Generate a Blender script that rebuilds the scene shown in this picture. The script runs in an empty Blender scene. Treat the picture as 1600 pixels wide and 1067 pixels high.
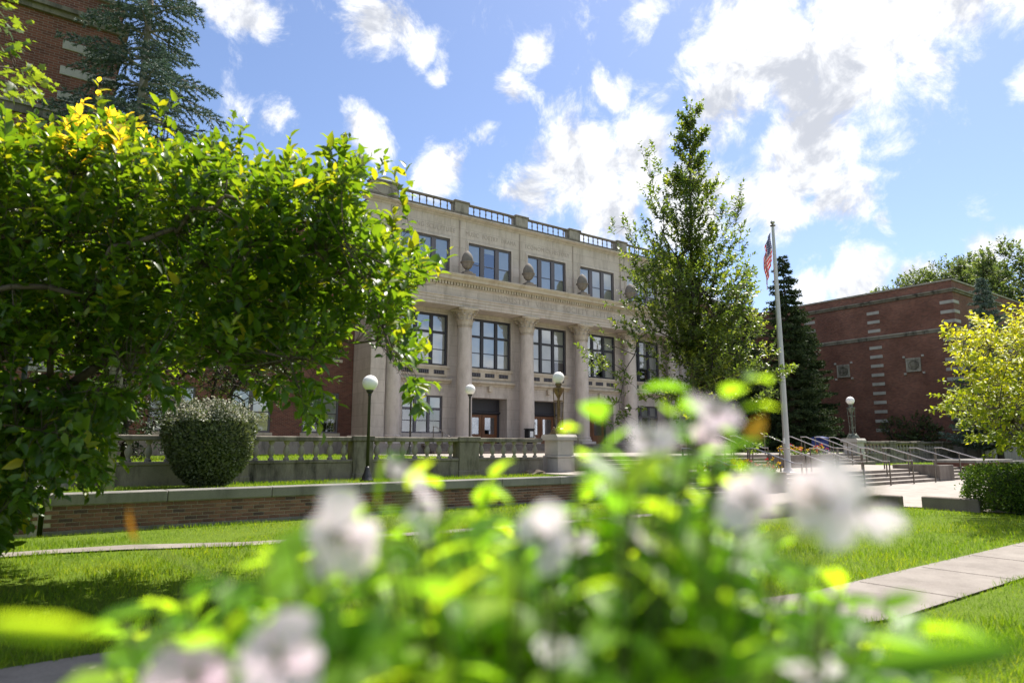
import bpy, math, random
import numpy as np
from mathutils import Matrix, Vector
random.seed(7); RNG = np.random.default_rng(11)
R = math.radians
scene = bpy.context.scene
COL = scene.collection

# ------------------------------------------------------------------ camera, sky, sun, exposure
FPX, PITCH, CAM_H, HEAD = 1045.0, math.atan(163.5 / 1045.0), 1.45, R(53.7)
FW = np.array([math.cos(HEAD), math.sin(HEAD), 0.0]); RT = np.array([math.sin(HEAD), -math.cos(HEAD), 0.0]); UP = np.array([0, 0, 1.0])
F3 = FW * math.cos(PITCH) + UP * math.sin(PITCH); U3 = UP * math.cos(PITCH) - FW * math.sin(PITCH)
CAM = np.array([0, 0, CAM_H])
def ray(px, py):
    return F3 + RT * ((px - 800) / FPX) + U3 * ((533.5 - py) / FPX)
def at_depth(px, py, d):            # direction from the photo, distance from the thing's size
    return CAM + ray(px, py) * d
cd = bpy.data.cameras.new('camera'); cam = bpy.data.objects.new('camera', cd); COL.objects.link(cam)
cam.matrix_world = Matrix(((RT[0], U3[0], -F3[0], 0), (RT[1], U3[1], -F3[1], 0), (RT[2], U3[2], -F3[2], CAM_H), (0, 0, 0, 1)))
cd.sensor_width = 36; cd.lens = 36 * FPX / 1600; cd.clip_start = 0.02; cd.clip_end = 3000
cd.dof.use_dof = True; cd.dof.focus_distance = 32.0; cd.dof.aperture_fstop = 1.6; cd.dof.aperture_blades = 0
scene.camera = cam

SUN_AZ, SUN_EL = math.atan2(0.95, 0.30), R(60)
world = bpy.data.worlds.new('World'); scene.world = world; world.use_nodes = True
wt = world.node_tree; wt.nodes.clear()
def WN(t, **k):
    n = wt.nodes.new(t)
    for a, v in k.items(): setattr(n, a, v)
    return n
def wl(a, b): wt.links.new(a, b)
w_out = WN('ShaderNodeOutputWorld'); w_bg = WN('ShaderNodeBackground'); w_bg.inputs['Strength'].default_value = 0.12
w_sky = WN('ShaderNodeTexSky', sky_type='NISHITA'); w_sky.sun_disc = False; w_sky.sun_elevation = SUN_EL; w_sky.sun_rotation = SUN_AZ
w_sky.air_density = 1.0; w_sky.dust_density = 0.6; w_sky.ozone_density = 1.6
w_tc = WN('ShaderNodeTexCoord')
w_nrm = WN('ShaderNodeVectorMath', operation='NORMALIZE'); wl(w_tc.outputs['Generated'], w_nrm.inputs[0])
def wmath(op, a, b=None, clamp=False):
    n = WN('ShaderNodeMath', operation=op); n.use_clamp = clamp
    for i, v in enumerate((a, b)):
        if v is None: continue
        if hasattr(v, 'links'): wl(v, n.inputs[i])
        else: n.inputs[i].default_value = v
    return n.outputs[0]
# cumulus: heaps at fixed compass directions, their edges broken up by noise
w_warp = WN('ShaderNodeTexNoise'); w_warp.inputs['Scale'].default_value = 7.0; w_warp.inputs['Detail'].default_value = 3
wl(w_nrm.outputs[0], w_warp.inputs['Vector'])
w_wv = WN('ShaderNodeVectorMath', operation='MULTIPLY_ADD'); wl(w_warp.outputs['Color'], w_wv.inputs[0])
w_wv.inputs[1].default_value = (0.09,) * 3; w_wv.inputs[2].default_value = (-0.045,) * 3
w_dir = WN('ShaderNodeVectorMath', operation='ADD'); wl(w_nrm.outputs[0], w_dir.inputs[0]); wl(w_wv.outputs[0], w_dir.inputs[1])
HEAPS = [(1180, 60, 150, 1), (1290, 110, 190, 1), (1130, 160, 110, .9), (1400, 40, 150, 1), (1500, 10, 90, .8), (1250, 230, 130, 1), (1320, 315, 85, 1), (1200, 300, 110, .95), (1390, 335, 40, .8),
         (900, 260, 120, 1), (1010, 220, 120, 1), (830, 300, 80, .8), (950, 330, 100, 1), (1080, 290, 130, 1), (840, 95, 50, .75), (815, 140, 45, .7),
         (590, 30, 75, .8), (640, 60, 45, .7), (350, 5, 110, .8), (575, 210, 55, .85), (690, 280, 70, .75), (950, 140, 55, .75), (440, 180, 55, .6), (365, 150, 45, .55),
         (1340, 440, 95, 1), (1430, 425, 60, .9), (1270, 455, 60, .9), (1545, 395, 65, .75), (1600, 375, 60, .75), (1580, 130, 60, .9), (780, 230, 45, .55), (680, 110, 35, .6),
         (1600, -120, 200, .9), (1000, 20, 60, .55), (200, -160, 160, .8), (800, -220, 160, .8), (1800, 280, 180, .9), (-250, 120, 170, .8), (1050, 480, 120, .8), (700, 470, 130, .7)]
acc = None
for (px, py, rad, amp) in HEAPS:
    c = ray(px, py); L = np.linalg.norm(c); c = c / L
    n = WN('ShaderNodeVectorMath', operation='DISTANCE'); wl(w_dir.outputs[0], n.inputs[0]); n.inputs[1].default_value = tuple(c)
    m = WN('ShaderNodeMapRange', interpolation_type='SMOOTHSTEP'); wl(n.outputs['Value'], m.inputs['Value'])
    m.inputs['From Min'].default_value = 0.0; m.inputs['From Max'].default_value = 1.15 * rad / FPX / L; m.inputs['To Min'].default_value = amp; m.inputs['To Max'].default_value = 0.0
    acc = m.outputs[0] if acc is None else wmath('MAXIMUM', acc, m.outputs[0])
# away from the named heaps the same kind of scattered cloud goes on all round
w_far = WN('ShaderNodeTexNoise'); w_far.inputs['Scale'].default_value = 3.2; w_far.inputs['Detail'].default_value = 2; wl(w_nrm.outputs[0], w_far.inputs['Vector'])
w_fm = WN('ShaderNodeMapRange'); wl(w_far.outputs['Fac'], w_fm.inputs['Value'])
w_fm.inputs['From Min'].default_value = 0.42; w_fm.inputs['From Max'].default_value = 0.62; w_fm.inputs['To Max'].default_value = 0.95
w_dot = WN('ShaderNodeVectorMath', operation='DOT_PRODUCT'); wl(w_nrm.outputs[0], w_dot.inputs[0]); w_dot.inputs[1].default_value = tuple(F3)
w_side = WN('ShaderNodeMapRange'); wl(w_dot.outputs['Value'], w_side.inputs['Value'])
w_side.inputs['From Min'].default_value = 0.60; w_side.inputs['From Max'].default_value = 0.78; w_side.inputs['To Min'].default_value = 1; w_side.inputs['To Max'].default_value = 0
acc = wmath('MAXIMUM', acc, wmath('MULTIPLY', w_fm.outputs[0], w_side.outputs[0]))
w_n1 = WN('ShaderNodeTexNoise'); w_n1.inputs['Scale'].default_value = 13.0; w_n1.inputs['Detail'].default_value = 9; w_n1.inputs['Roughness'].default_value = 0.66
w_n1.inputs['Distortion'].default_value = 0.35
wl(w_nrm.outputs[0], w_n1.inputs['Vector'])
dens = wmath('ADD', wmath('MULTIPLY', acc, 0.85), wmath('MULTIPLY', wmath('SUBTRACT', w_n1.outputs['Fac'], 0.5), 1.9))
w_mask = WN('ShaderNodeMapRange', interpolation_type='SMOOTHSTEP'); wl(dens, w_mask.inputs['Value'])
w_mask.inputs['From Min'].default_value = 0.17; w_mask.inputs['From Max'].default_value = 0.65
w_n2 = WN('ShaderNodeTexNoise'); w_n2.inputs['Scale'].default_value = 6.0; w_n2.inputs['Detail'].default_value = 5; wl(w_nrm.outputs[0], w_n2.inputs['Vector'])
w_off = WN('ShaderNodeVectorMath', operation='ADD'); wl(w_nrm.outputs[0], w_off.inputs[0]); w_off.inputs[1].default_value = (math.sin(SUN_AZ) * .016, math.cos(SUN_AZ) * .016, .030)
w_n3 = WN('ShaderNodeTexNoise'); w_n3.inputs['Scale'].default_value = 13.0; w_n3.inputs['Detail'].default_value = 5; w_n3.inputs['Roughness'].default_value = 0.6; w_n3.inputs['Distortion'].default_value = 0.35; wl(w_off.outputs[0], w_n3.inputs['Vector'])
relief = wmath('MULTIPLY', wmath('SUBTRACT', w_n3.outputs['Fac'], w_n1.outputs['Fac']), 1.9)   # thicker cloud toward the sun: this side is the shaded one
w_shade = WN('ShaderNodeMapRange', interpolation_type='SMOOTHSTEP'); wl(wmath('ADD', relief, wmath('ADD', wmath('MULTIPLY', dens, 0.30), w_n2.outputs['Fac'])), w_shade.inputs['Value'])
w_shade.inputs['From Min'].default_value = 0.52; w_shade.inputs['From Max'].default_value = 1.02
w_cc = WN('ShaderNodeMixRGB'); wl(w_shade.outputs[0], w_cc.inputs['Fac'])
w_cc.inputs[1].default_value = (5.3, 5.35, 5.45, 1); w_cc.inputs[2].default_value = (2.9, 3.05, 3.4, 1)
w_mix = WN('ShaderNodeMixRGB'); wl(w_mask.outputs[0], w_mix.inputs['Fac']); w_tint = WN('ShaderNodeMixRGB', blend_type='MULTIPLY'); w_tint.inputs[0].default_value = 1; wl(w_sky.outputs[0], w_tint.inputs[1]); w_tint.inputs[2].default_value = (.72, .72, .79, 1); wl(w_tint.outputs[0], w_mix.inputs[1]); wl(w_cc.outputs[0], w_mix.inputs[2])
wl(w_mix.outputs[0], w_bg.inputs['Color']); wl(w_bg.outputs[0], w_out.inputs['Surface'])

sd = bpy.data.lights.new('sun', 'SUN'); sd.energy = 5.0; sd.angle = R(0.53); sd.color = (1.0, 0.94, 0.85)
sun = bpy.data.objects.new('sun', sd); COL.objects.link(sun)
sdir = Vector((math.sin(SUN_AZ) * math.cos(SUN_EL), math.cos(SUN_AZ) * math.cos(SUN_EL), math.sin(SUN_EL)))
sun.rotation_euler = sdir.to_track_quat('Z', 'Y').to_euler(); sun.location = (30, 30, 60)
vs = scene.view_settings; vs.view_transform = 'Standard'; vs.look = 'None'; vs.gamma = 1; vs.use_curve_mapping = False; vs.exposure = 0.95
scene.cycles.use_denoising = True
scene.cycles.max_bounces = 7; scene.cycles.diffuse_bounces = 3; scene.cycles.glossy_bounces = 2; scene.cycles.transmission_bounces = 3; scene.cycles.transparent_max_bounces = 8
scene.cycles.caustics_reflective = False; scene.cycles.caustics_refractive = False

# ------------------------------------------------------------------ materials
MATS = {}
class Mat:
    def __init__(s, name):
        s.m = bpy.data.materials.new(name); s.m.use_nodes = True; s.t = s.m.node_tree
        s.b = s.t.nodes['Principled BSDF']; s.o = s.t.nodes['Material Output']; MATS[name] = s.m
    def n(s, t, ins=None, **k):
        x = s.t.nodes.new(t)
        for a, v in k.items(): setattr(x, a, v)
        for a, v in (ins or {}).items():
            if hasattr(v, 'links'): s.t.links.new(v, x.inputs[a])
            else: x.inputs[a].default_value = v
        return x
    def l(s, a, b): s.t.links.new(a, b)
    def obj(s): return s.n('ShaderNodeTexCoord').outputs['Object']
    def ramp(s, fac, stops):
        r = s.n('ShaderNodeValToRGB'); e = r.color_ramp.elements
        while len(e) < len(stops): e.new(0.5)
        for x, (p, c) in zip(e, stops): x.position = p; x.color = (*c, 1)
        s.l(fac, r.inputs[0]); return r.outputs[0]
    def noise(s, scale, detail=4, rough=.55, vec=None, stretch=None):
        v = vec or s.obj()
        if stretch: v = s.n('ShaderNodeMapping', {'Vector': v, 'Scale': stretch}).outputs[0]
        return s.n('ShaderNodeTexNoise', {'Vector': v, 'Scale': scale, 'Detail': detail, 'Roughness': rough}).outputs['Fac']
    def mix(s, fac, a, b, mode='MIX'):
        x = s.n('ShaderNodeMixRGB', blend_type=mode)
        for i, v in zip((0, 1, 2), (fac, a, b)):
            if hasattr(v, 'links'): s.l(v, x.inputs[i])
            else: x.inputs[i].default_value = v if i == 0 else (*v, 1)
        return x.outputs[0]
    def bump(s, h, strength=.3, dist=.01):
        b = s.n('ShaderNodeBump', {'Height': h, 'Strength': strength, 'Distance': dist}); s.l(b.outputs[0], s.b.inputs['Normal'])
    def done(s, col, rough=.8, spec=.3, metal=0):
        if hasattr(col, 'links'): s.l(col, s.b.inputs['Base Color'])
        else: s.b.inputs['Base Color'].default_value = (*col, 1)
        s.b.inputs['Roughness'].default_value = rough; s.b.inputs['Specular IOR Level'].default_value = spec; s.b.inputs['Metallic'].default_value = metal
        return s.m

def stone(name, a, b, stain=(.10, .09, .075), amount=.5, streak=True, rough=.85, bs=.25, joints=False):
    m = Mat(name); base = m.ramp(m.noise(1.3, 6, .65), [(.3, a), (.7, b)])
    fine = m.noise(40, 3); base = m.mix(.25, base, m.ramp(fine, [(.3, tuple(x * .7 for x in a)), (.7, b)]))
    st = m.noise(2.2, 7, .7, stretch=(1, 1, .22) if streak else None)
    f = m.ramp(st, [(.48, (0, 0, 0)), (.70, (amount,) * 3)])
    if joints:
        o = m.n('ShaderNodeSeparateXYZ', {0: m.obj()}).outputs; v = m.n('ShaderNodeCombineXYZ', {0: o[0], 1: o[2]}).outputs[0]
        bt = m.n('ShaderNodeTexBrick', {'Vector': v, 'Color1': (1, 1, 1, 1), 'Color2': (.9, .9, .9, 1), 'Mortar': (.62, .6, .58, 1), 'Scale': 1.0, 'Mortar Size': .008, 'Bias': 0, 'Brick Width': 1.17, 'Row Height': .62})
        base = m.mix(1.0, base, bt.outputs[0], 'MULTIPLY')
    m.bump(fine, bs, .006)
    return m.done(m.mix(f, base, stain), rough, .25)
stone('limestone', (.585, .50, .44), (.685, .605, .545), (.31, .26, .215), .6, joints=True)
stone('limestone_plain', (.585, .505, .45), (.68, .60, .545), (.31, .26, .215), .55)
stone('limestone_trim', (.54, .46, .37), (.64, .56, .46), (.33, .235, .15), .65)
stone('limestone_weathered', (.30, .27, .23), (.42, .38, .33), (.08, .075, .065), .8)
stone('stone_mossy', (.15, .13, .105), (.29, .26, .215), (.022, .021, .017), .95)
stone('stone_pale', (.42, .39, .35), (.54, .51, .465), (.2, .185, .16), .6)
stone('quoin_stone', (.36, .34, .31), (.50, .47, .44), (.2, .18, .16), .5)
stone('urn_stone', (.16, .145, .13), (.27, .24, .21), (.06, .055, .05), .7)
stone('concrete', (.29, .255, .225), (.38, .34, .305), (.17, .145, .125), .55, streak=False)
stone('concrete_walk', (.19, .165, .145), (.29, .26, .23), (.11, .095, .08), .5, streak=False)
stone('concrete_planter_riser_shade', (.15, .125, .105), (.25, .215, .185), (.08, .065, .055), .7)
stone('wall_cap', (.16, .155, .14), (.27, .255, .23), (.075, .07, .06), .7)
stone('letters', (.43, .36, .32), (.52, .45, .40), (.28, .22, .18), .6)
stone('bark_dark', (.035, .03, .025), (.085, .07, .06), (.02, .018, .015), .5, bs=.8)
stone('bark_pale', (.16, .14, .125), (.40, .37, .34), (.09, .08, .075), .7, bs=.8)
stone('bark_brown', (.07, .055, .045), (.14, .11, .09), (.03, .025, .02), .5, bs=.8)
stone('soil', (.035, .025, .018), (.07, .05, .035), (.02, .015, .01), .4, streak=False)
stone('rock', (.10, .075, .055), (.2, .16, .12), (.04, .03, .025), .6, streak=False)

def brick_tex(name, axis, tones, mortar, scale_note=None):
    m = Mat(name); o = m.n('ShaderNodeSeparateXYZ', {0: m.obj()}).outputs
    v = m.n('ShaderNodeCombineXYZ', {0: o[axis], 1: o[2]}).outputs[0]
    bt = m.n('ShaderNodeTexBrick', {'Vector': v, 'Color1': (*tones[0], 1), 'Color2': (*tones[1], 1), 'Mortar': (*mortar, 1), 'Scale': 1.0, 'Mortar Size': .007, 'Mortar Smooth': .1,
                                    'Bias': -.1, 'Brick Width': .205, 'Row Height': .0677})
    big = m.noise(.5, 5); c = m.mix(.7, bt.outputs[0], m.ramp(big, [(.35, (.45, .43, .45)), (.65, (1, 1, 1))]), 'MULTIPLY')
    c = m.mix(.12, c, m.ramp(m.noise(18, 2), [(.35, tones[0]), (.65, tones[1])]))
    inv = m.n('ShaderNodeMath', {0: 1.0, 1: bt.outputs['Fac']}, operation='SUBTRACT'); m.bump(inv.outputs[0], .5, .008)
    return m.done(c, .85, .2)
BT = ((.27, .105, .07), (.125, .052, .04)); MO = (.30, .235, .20)
brick_tex('brick_front', 0, BT, MO); brick_tex('brick_side', 1, BT, MO)

def tint_attr(m): return m.n('ShaderNodeAttribute', attribute_name='tint').outputs['Fac']
def foliage(name, stops, trans=.35, rough=.42, spec=.5, glow=1.6, tip=(1.0, 1.0, .5)):
    m = Mat(name); c = m.ramp(tint_attr(m), stops); m.done(c, rough, spec)
    tc = m.mix(1.0, c, tuple(glow * x for x in tip), 'MULTIPLY')
    tr = m.n('ShaderNodeBsdfTranslucent', {'Color': tc}); mx = m.n('ShaderNodeMixShader', {0: trans, 1: m.b.outputs[0], 2: tr.outputs[0]})
    m.l(mx.outputs[0], m.o.inputs['Surface']); return m.m
G = lambda *a: [(p, c) for p, c in a]
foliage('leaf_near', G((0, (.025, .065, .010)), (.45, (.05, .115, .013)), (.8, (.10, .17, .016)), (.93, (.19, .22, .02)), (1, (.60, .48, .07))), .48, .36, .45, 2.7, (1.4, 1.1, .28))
foliage('leaf_maple', G((0, (.05, .10, .018)), (1, (.14, .20, .025))), .5, .4, .4, 2.4, (1.2, 1.05, .4))
foliage('leaf_oak', G((0, (.04, .07, .017)), (.6, (.08, .125, .022)), (1, (.17, .21, .03))), .46, .38, .5, 2.6, (1.15, 1.05, .45))
foliage('leaf_yellow', G((0, (.15, .22, .012)), (.5, (.34, .38, .018)), (1, (.62, .56, .03))), .45, .45, .3, 1.5)
foliage('leaf_dark', G((0, (.014, .03, .010)), (1, (.05, .085, .025))), .2, .5, .3, 1.4)
foliage('leaf_mid', G((0, (.035, .065, .018)), (1, (.10, .15, .035))), .35, .45, .4, 1.5)
foliage('leaf_back', G((0, (.04, .07, .025)), (1, (.15, .19, .065))), .4, .5, .3, 1.9)
foliage('leaf_hedge', G((0, (.035, .075, .012)), (.7, (.09, .17, .02)), (1, (.2, .28, .03))), .35, .42, .4, 1.7)
foliage('leaf_bush', G((0, (.06, .08, .04)), (1, (.18, .21, .11))), .25, .5, .4, 1.3)
foliage('blossom_sunlit_top', G((0, (.36, .38, .29)), (1, (.64, .63, .55))), .25, .6, .2, 1.0, (1, .9, .85))
foliage('needle_blue', G((0, (.06, .09, .075)), (1, (.22, .28, .24))), .12, .6, .15, 1.1, (.8, 1, .8))
foliage('needle_green', G((0, (.022, .04, .018)), (1, (.085, .12, .05))), .12, .65, .1, 1.1)
foliage('grass_blade', G((0, (.07, .14, .010)), (.6, (.15, .245, .014)), (1, (.27, .32, .03))), .45, .5, .25, 2.0, (1.05, 1, .4))
foliage('leaf_shrub', G((0, (.05, .13, .02)), (.4, (.11, .23, .02)), (.75, (.19, .32, .022)), (1, (.30, .38, .03))), .62, .42, .35, 3.0, (1.2, 1.05, .4))
foliage('petal', G((0, (.93, .70, .82)), (.5, (.95, .81, .88)), (1, (.96, .88, .92))), .5, .6, .1, 1.0, (1, .95, .97))
foliage('petal_orange', G((0, (.85, .35, .03)), (1, (.85, .45, .05))), .35, .5, .2, 1.0, (1, .7, .4))
foliage('bloom_red', G((0, (.45, .02, .04)), (.5, (.6, .08, .15)), (.51, (.65, .45, .03)), (1, (.7, .55, .05))), .3, .5, .2, 1.0, (1, .6, .5))
m = Mat('lawn_soil'); c = m.ramp(m.noise(3, 6), [(.3, (.08, .13, .012)), (.7, (.14, .21, .016))]); c = m.mix(.5, c, m.ramp(m.noise(60, 3), [(.3, (.05, .09, .012)), (.7, (.17, .24, .03))])); m.bump(m.noise(90, 2), .7, .03); m.done(c, .9, .1)
m = Mat('brick_piece'); c = m.ramp(tint_attr(m), [(0, (.04, .035, .042)), (.2, (.10, .055, .045)), (.5, (.17, .085, .06)), (.8, (.235, .115, .08)), (1, (.28, .16, .115))])
c = m.mix(.3, c, m.ramp(m.noise(25, 4), [(.3, (.06, .04, .035)), (.7, (.3, .17, .13))])); m.bump(m.noise(120, 3), .4, .004); m.done(c, .85, .2)
stone('mortar', (.40, .35, .30), (.52, .47, .41), (.12, .11, .095), .5, streak=False)
m = Mat('window_frame'); m.done((.045, .043, .055), .5, .4)
m = Mat('window_frame_grey'); m.done((.13, .12, .14), .5, .4)
m = Mat('room_dark'); m.done((.025, .025, .03), .9, .1)
m = Mat('blind'); c = m.ramp(m.noise(2, 2), [(.3, (.76, .76, .70)), (.7, (.84, .83, .77))]); m.done(c, .7, .2)
m = Mat('glass'); gl = m.n('ShaderNodeBsdfGlossy', {'Color': (.9, .93, 1, 1), 'Roughness': .02}); tr = m.n('ShaderNodeBsdfTransparent', {'Color': (.93, .95, .96, 1)})
lw = m.n('ShaderNodeLayerWeight', {'Blend': .35}); mx = m.n('ShaderNodeMath', {0: lw.outputs['Fresnel'], 1: .24}, operation='ADD')
ms = m.n('ShaderNodeMixShader', {0: mx.outputs[0], 1: tr.outputs[0], 2: gl.outputs[0]}); m.l(ms.outputs[0], m.o.inputs['Surface'])
m = Mat('door_wood'); c = m.ramp(m.noise(6, 4, stretch=(6, 6, .6)), [(.3, (.14, .055, .025)), (.7, (.26, .11, .05))]); m.done(c, .45, .4)
m = Mat('black_metal'); m.done((.018, .018, .02), .4, .5)
m = Mat('black_plastic'); m.done((.02, .02, .022), .5, .4)
m = Mat('blue_metal'); m.done((.03, .045, .10), .35, .5)
m = Mat('blue_plastic'); m.done((.012, .03, .16), .45, .4)
m = Mat('label_white'); m.done((.75, .75, .75), .6, .3)
m = Mat('bronze'); c = m.ramp(m.noise(9, 5), [(.35, (.10, .065, .03)), (.6, (.22, .15, .065)), (.75, (.13, .15, .10))]); m.done(c, .5, .5, .55)
m = Mat('bronze_green'); c = m.ramp(m.noise(9, 5), [(.35, (.07, .075, .06)), (.65, (.19, .21, .17))]); m.done(c, .55, .5, .4)
m = Mat('rail_metal'); c = m.ramp(m.noise(6, 3), [(.3, (.10, .085, .07)), (.7, (.16, .135, .115))]); m.done(c, .42, .5, .5)
m = Mat('rail_top'); m.done((.50, .47, .46), .35, .5, .75)
m = Mat('flagpole_paint'); c = m.ramp(m.noise(4, 4, stretch=(1, 1, .2)), [(.3, (.42, .41, .42)), (.7, (.54, .53, .54))]); m.done(c, .4, .5, .2)
m = Mat('globe_glass'); m.done((.86, .85, .83), .25, .5); m.b.inputs['Subsurface Weight'].default_value = .3; m.b.inputs['Subsurface Radius'].default_value = (.1, .1, .1)
m = Mat('roof_dark'); m.done((.07, .065, .06), .9, .1)
m = Mat('stem'); c = m.ramp(m.noise(30, 2), [(.3, (.06, .10, .02)), (.7, (.13, .14, .05))]); m.done(c, .6, .3)
m = Mat('flag_cloth'); uv = m.n('ShaderNodeSeparateXYZ', {0: m.n('ShaderNodeUVMap').outputs[0]}).outputs
sv = m.n('ShaderNodeMath', {0: m.n('ShaderNodeMath', {0: uv[1], 1: 6.5}, operation='MULTIPLY').outputs[0]}, operation='FRACT').outputs[0]
st = m.n('ShaderNodeMath', {0: sv, 1: .5}, operation='LESS_THAN').outputs[0]
cn = m.n('ShaderNodeMath', {0: m.n('ShaderNodeMath', {0: uv[0], 1: .4}, operation='LESS_THAN').outputs[0], 1: m.n('ShaderNodeMath', {0: uv[1], 1: .54}, operation='LESS_THAN').outputs[0]}, operation='MULTIPLY').outputs[0]
vor = m.n('ShaderNodeTexVoronoi', {'Vector': m.n('ShaderNodeUVMap').outputs[0], 'Scale': 14.0, 'Randomness': .1}); star = m.n('ShaderNodeMath', {0: vor.outputs['Distance'], 1: .25}, operation='LESS_THAN').outputs[0]
c = m.mix(st, (.72, .66, .66), (.60, .012, .03)); c = m.mix(cn, c, m.mix(star, (.03, .04, .14), (.7, .7, .72))); m.done(c, .8, .2)
tl = m.n('ShaderNodeBsdfTranslucent', {'Color': c}); mx = m.n('ShaderNodeMixShader', {0: .3, 1: m.b.outputs[0], 2: tl.outputs[0]}); m.l(mx.outputs[0], m.o.inputs['Surface'])

# ------------------------------------------------------------------ mesh helpers
class MB:
    def __init__(s): s.v = []; s.f = []; s.t = []
    def add(s, vs, fs, tint=None):
        k = len(s.v); s.v += [tuple(map(float, p)) for p in vs]; s.f += [tuple(i + k for i in f) for f in fs]
        s.t += [0.5 if tint is None else tint] * len(vs); return s
    def box(s, x0, x1, y0, y1, z0, z1, tint=None):
        return s.add([(x0, y0, z0), (x1, y0, z0), (x1, y1, z0), (x0, y1, z0), (x0, y0, z1), (x1, y0, z1), (x1, y1, z1), (x0, y1, z1)],
                     [(0, 3, 2, 1), (4, 5, 6, 7), (0, 1, 5, 4), (1, 2, 6, 5), (2, 3, 7, 6), (3, 0, 4, 7)], tint)
    def bbox(s, x0, x1, y0, y1, z0, z1, b=.012, tint=None):      # box with chamfered edges
        X = (x0, x1); Y = (y0, y1); Z = (z0, z1); v = []; idx = {}
        for i in (0, 1):
            for j in (0, 1):
                for k in (0, 1):
                    for a in range(3):
                        p = [X[i] + (b if i == 0 else -b), Y[j] + (b if j == 0 else -b), Z[k] + (b if k == 0 else -b)]; p[a] = (X[i], Y[j], Z[k])[a]
                        idx[i, j, k, a] = len(v); v.append(p)
        f = []
        for a in range(3):
            o = [q for q in range(3) if q != a]
            for s_ in (0, 1):
                q = []
                for (m_, n_) in ((0, 0), (1, 0), (1, 1), (0, 1)):
                    key = [0, 0, 0]; key[a] = s_; key[o[0]] = m_; key[o[1]] = n_; q.append(idx[(*key, a)])
                f.append(tuple(q))
        for a in range(3):
            o = [q for q in range(3) if q != a]
            for m_ in (0, 1):
                for n_ in (0, 1):
                    k0 = [0, 0, 0]; k0[o[0]] = m_; k0[o[1]] = n_; k1 = list(k0); k1[a] = 1
                    f.append((idx[(*k0, o[0])], idx[(*k0, o[1])], idx[(*k1, o[1])], idx[(*k1, o[0])]))
        for i in (0, 1):
            for j in (0, 1):
                for k in (0, 1): f.append(tuple(idx[i, j, k, a] for a in range(3)))
        return s.add(v, f, tint)
    def prof(s, pts, x0, x1, axis='x', tint=None):                  # profile of (depth, z) run along x (or of (x, z) run along y)
        n = len(pts); mk = (lambda q, p: (q, p[0], p[1])) if axis == 'x' else (lambda q, p: (p[0], q, p[1]))
        v = [mk(x0, p) for p in pts] + [mk(x1, p) for p in pts]
        f = [(i, (i + 1) % n, n + (i + 1) % n, n + i) for i in range(n)] + [tuple(range(n))[::-1], tuple(range(n, 2 * n))]
        return s.add(v, f, tint)
    def lathe(s, pts, c=(0, 0, 0), seg=16, tint=None):
        v = []; f = []; n = len(pts)
        for (r, z) in pts:
            for k in range(seg):
                a = 2 * math.pi * k / seg; v.append((c[0] + r * math.cos(a), c[1] + r * math.sin(a), c[2] + z))
        for i in range(n - 1):
            for k in range(seg):
                k2 = (k + 1) % seg; f.append((i * seg + k, i * seg + k2, (i + 1) * seg + k2, (i + 1) * seg + k))
        f.append(tuple(range(seg))[::-1]); f.append(tuple((n - 1) * seg + k for k in range(seg)))
        return s.add(v, f, tint)
    def tube(s, pts, rad, seg=6, tint=None):
        P = [np.array(p, float) for p in pts]; v = []; f = []; n = len(P); rad = [rad] * n if not hasattr(rad, '__len__') else rad
        for i in range(n):
            d = P[min(i + 1, n - 1)] - P[max(i - 1, 0)]; d = d / (np.linalg.norm(d) + 1e-9)
            a = np.cross(d, (0, 0, 1.)) if abs(d[2]) < .95 else np.cross(d, (1., 0, 0)); a /= np.linalg.norm(a); b = np.cross(d, a)
            for k in range(seg):
                t = 2 * math.pi * k / seg; v.append(P[i] + rad[i] * (a * math.cos(t) + b * math.sin(t)))
        for i in range(n - 1):
            for k in range(seg):
                k2 = (k + 1) % seg; f.append((i * seg + k, (i + 1) * seg + k, (i + 1) * seg + k2, i * seg + k2))
        f.append(tuple(range(seg))); f.append(tuple((n - 1) * seg + k for k in range(seg))[::-1])
        return s.add(v, f, tint)
    def sphere(s, c, r, seg=20, rings=12, sz=1.0):
        return s.lathe([(max(1e-4, r * math.sin(math.pi * i / rings)), -r * sz * math.cos(math.pi * i / rings)) for i in range(rings + 1)], c, seg)
    def mesh(s, name, smooth=False):
        me = bpy.data.meshes.new(name); me.from_pydata(s.v, [], s.f); me.update()
        a = me.attributes.new('tint', 'FLOAT', 'POINT'); a.data.foreach_set('value', np.array(s.t, dtype=np.float32))
        if smooth: me.polygons.foreach_set('use_smooth', [True] * len(me.polygons))
        return me
def link(name, me, mat, parent=None, local=False):
    if isinstance(me, MB): me = me.mesh(name)
    o = bpy.data.objects.new(name, me); COL.objects.link(o)
    if mat is not None and len(me.materials) == 0: me.materials.append(MATS[mat])
    if parent is not None:
        o.parent = parent
        if not local: o.matrix_parent_inverse = Matrix.Translation(-world_loc(parent))
    return o
def world_loc(o):
    return Vector(o['_w']) if o.get('_w') is not None else Vector((0, 0, 0))
def tag(o, label=None, cat=None, group=None, kind=None):
    for k, v in (('label', label), ('category', cat), ('group', group), ('kind', kind)):
        if v: o[k] = v
    return o
def thing(name, label, cat, loc=(0, 0, 0), group=None):
    o = bpy.data.objects.new(name, None); COL.objects.link(o); o.location = loc; o['_w'] = list(map(float, loc)); o.empty_display_size = .2
    return tag(o, label, cat, group)
def part(name, mb, mat, parent, smooth=False, local=False, label=None, kind=None):
    o = link(name, mb.mesh(name, smooth) if isinstance(mb, MB) else mb, mat, parent, local)
    return tag(o, label, kind=kind)
def struct(name, mb, mat):
    o = link(name, mb, mat); o['kind'] = 'structure'; return o
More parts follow.
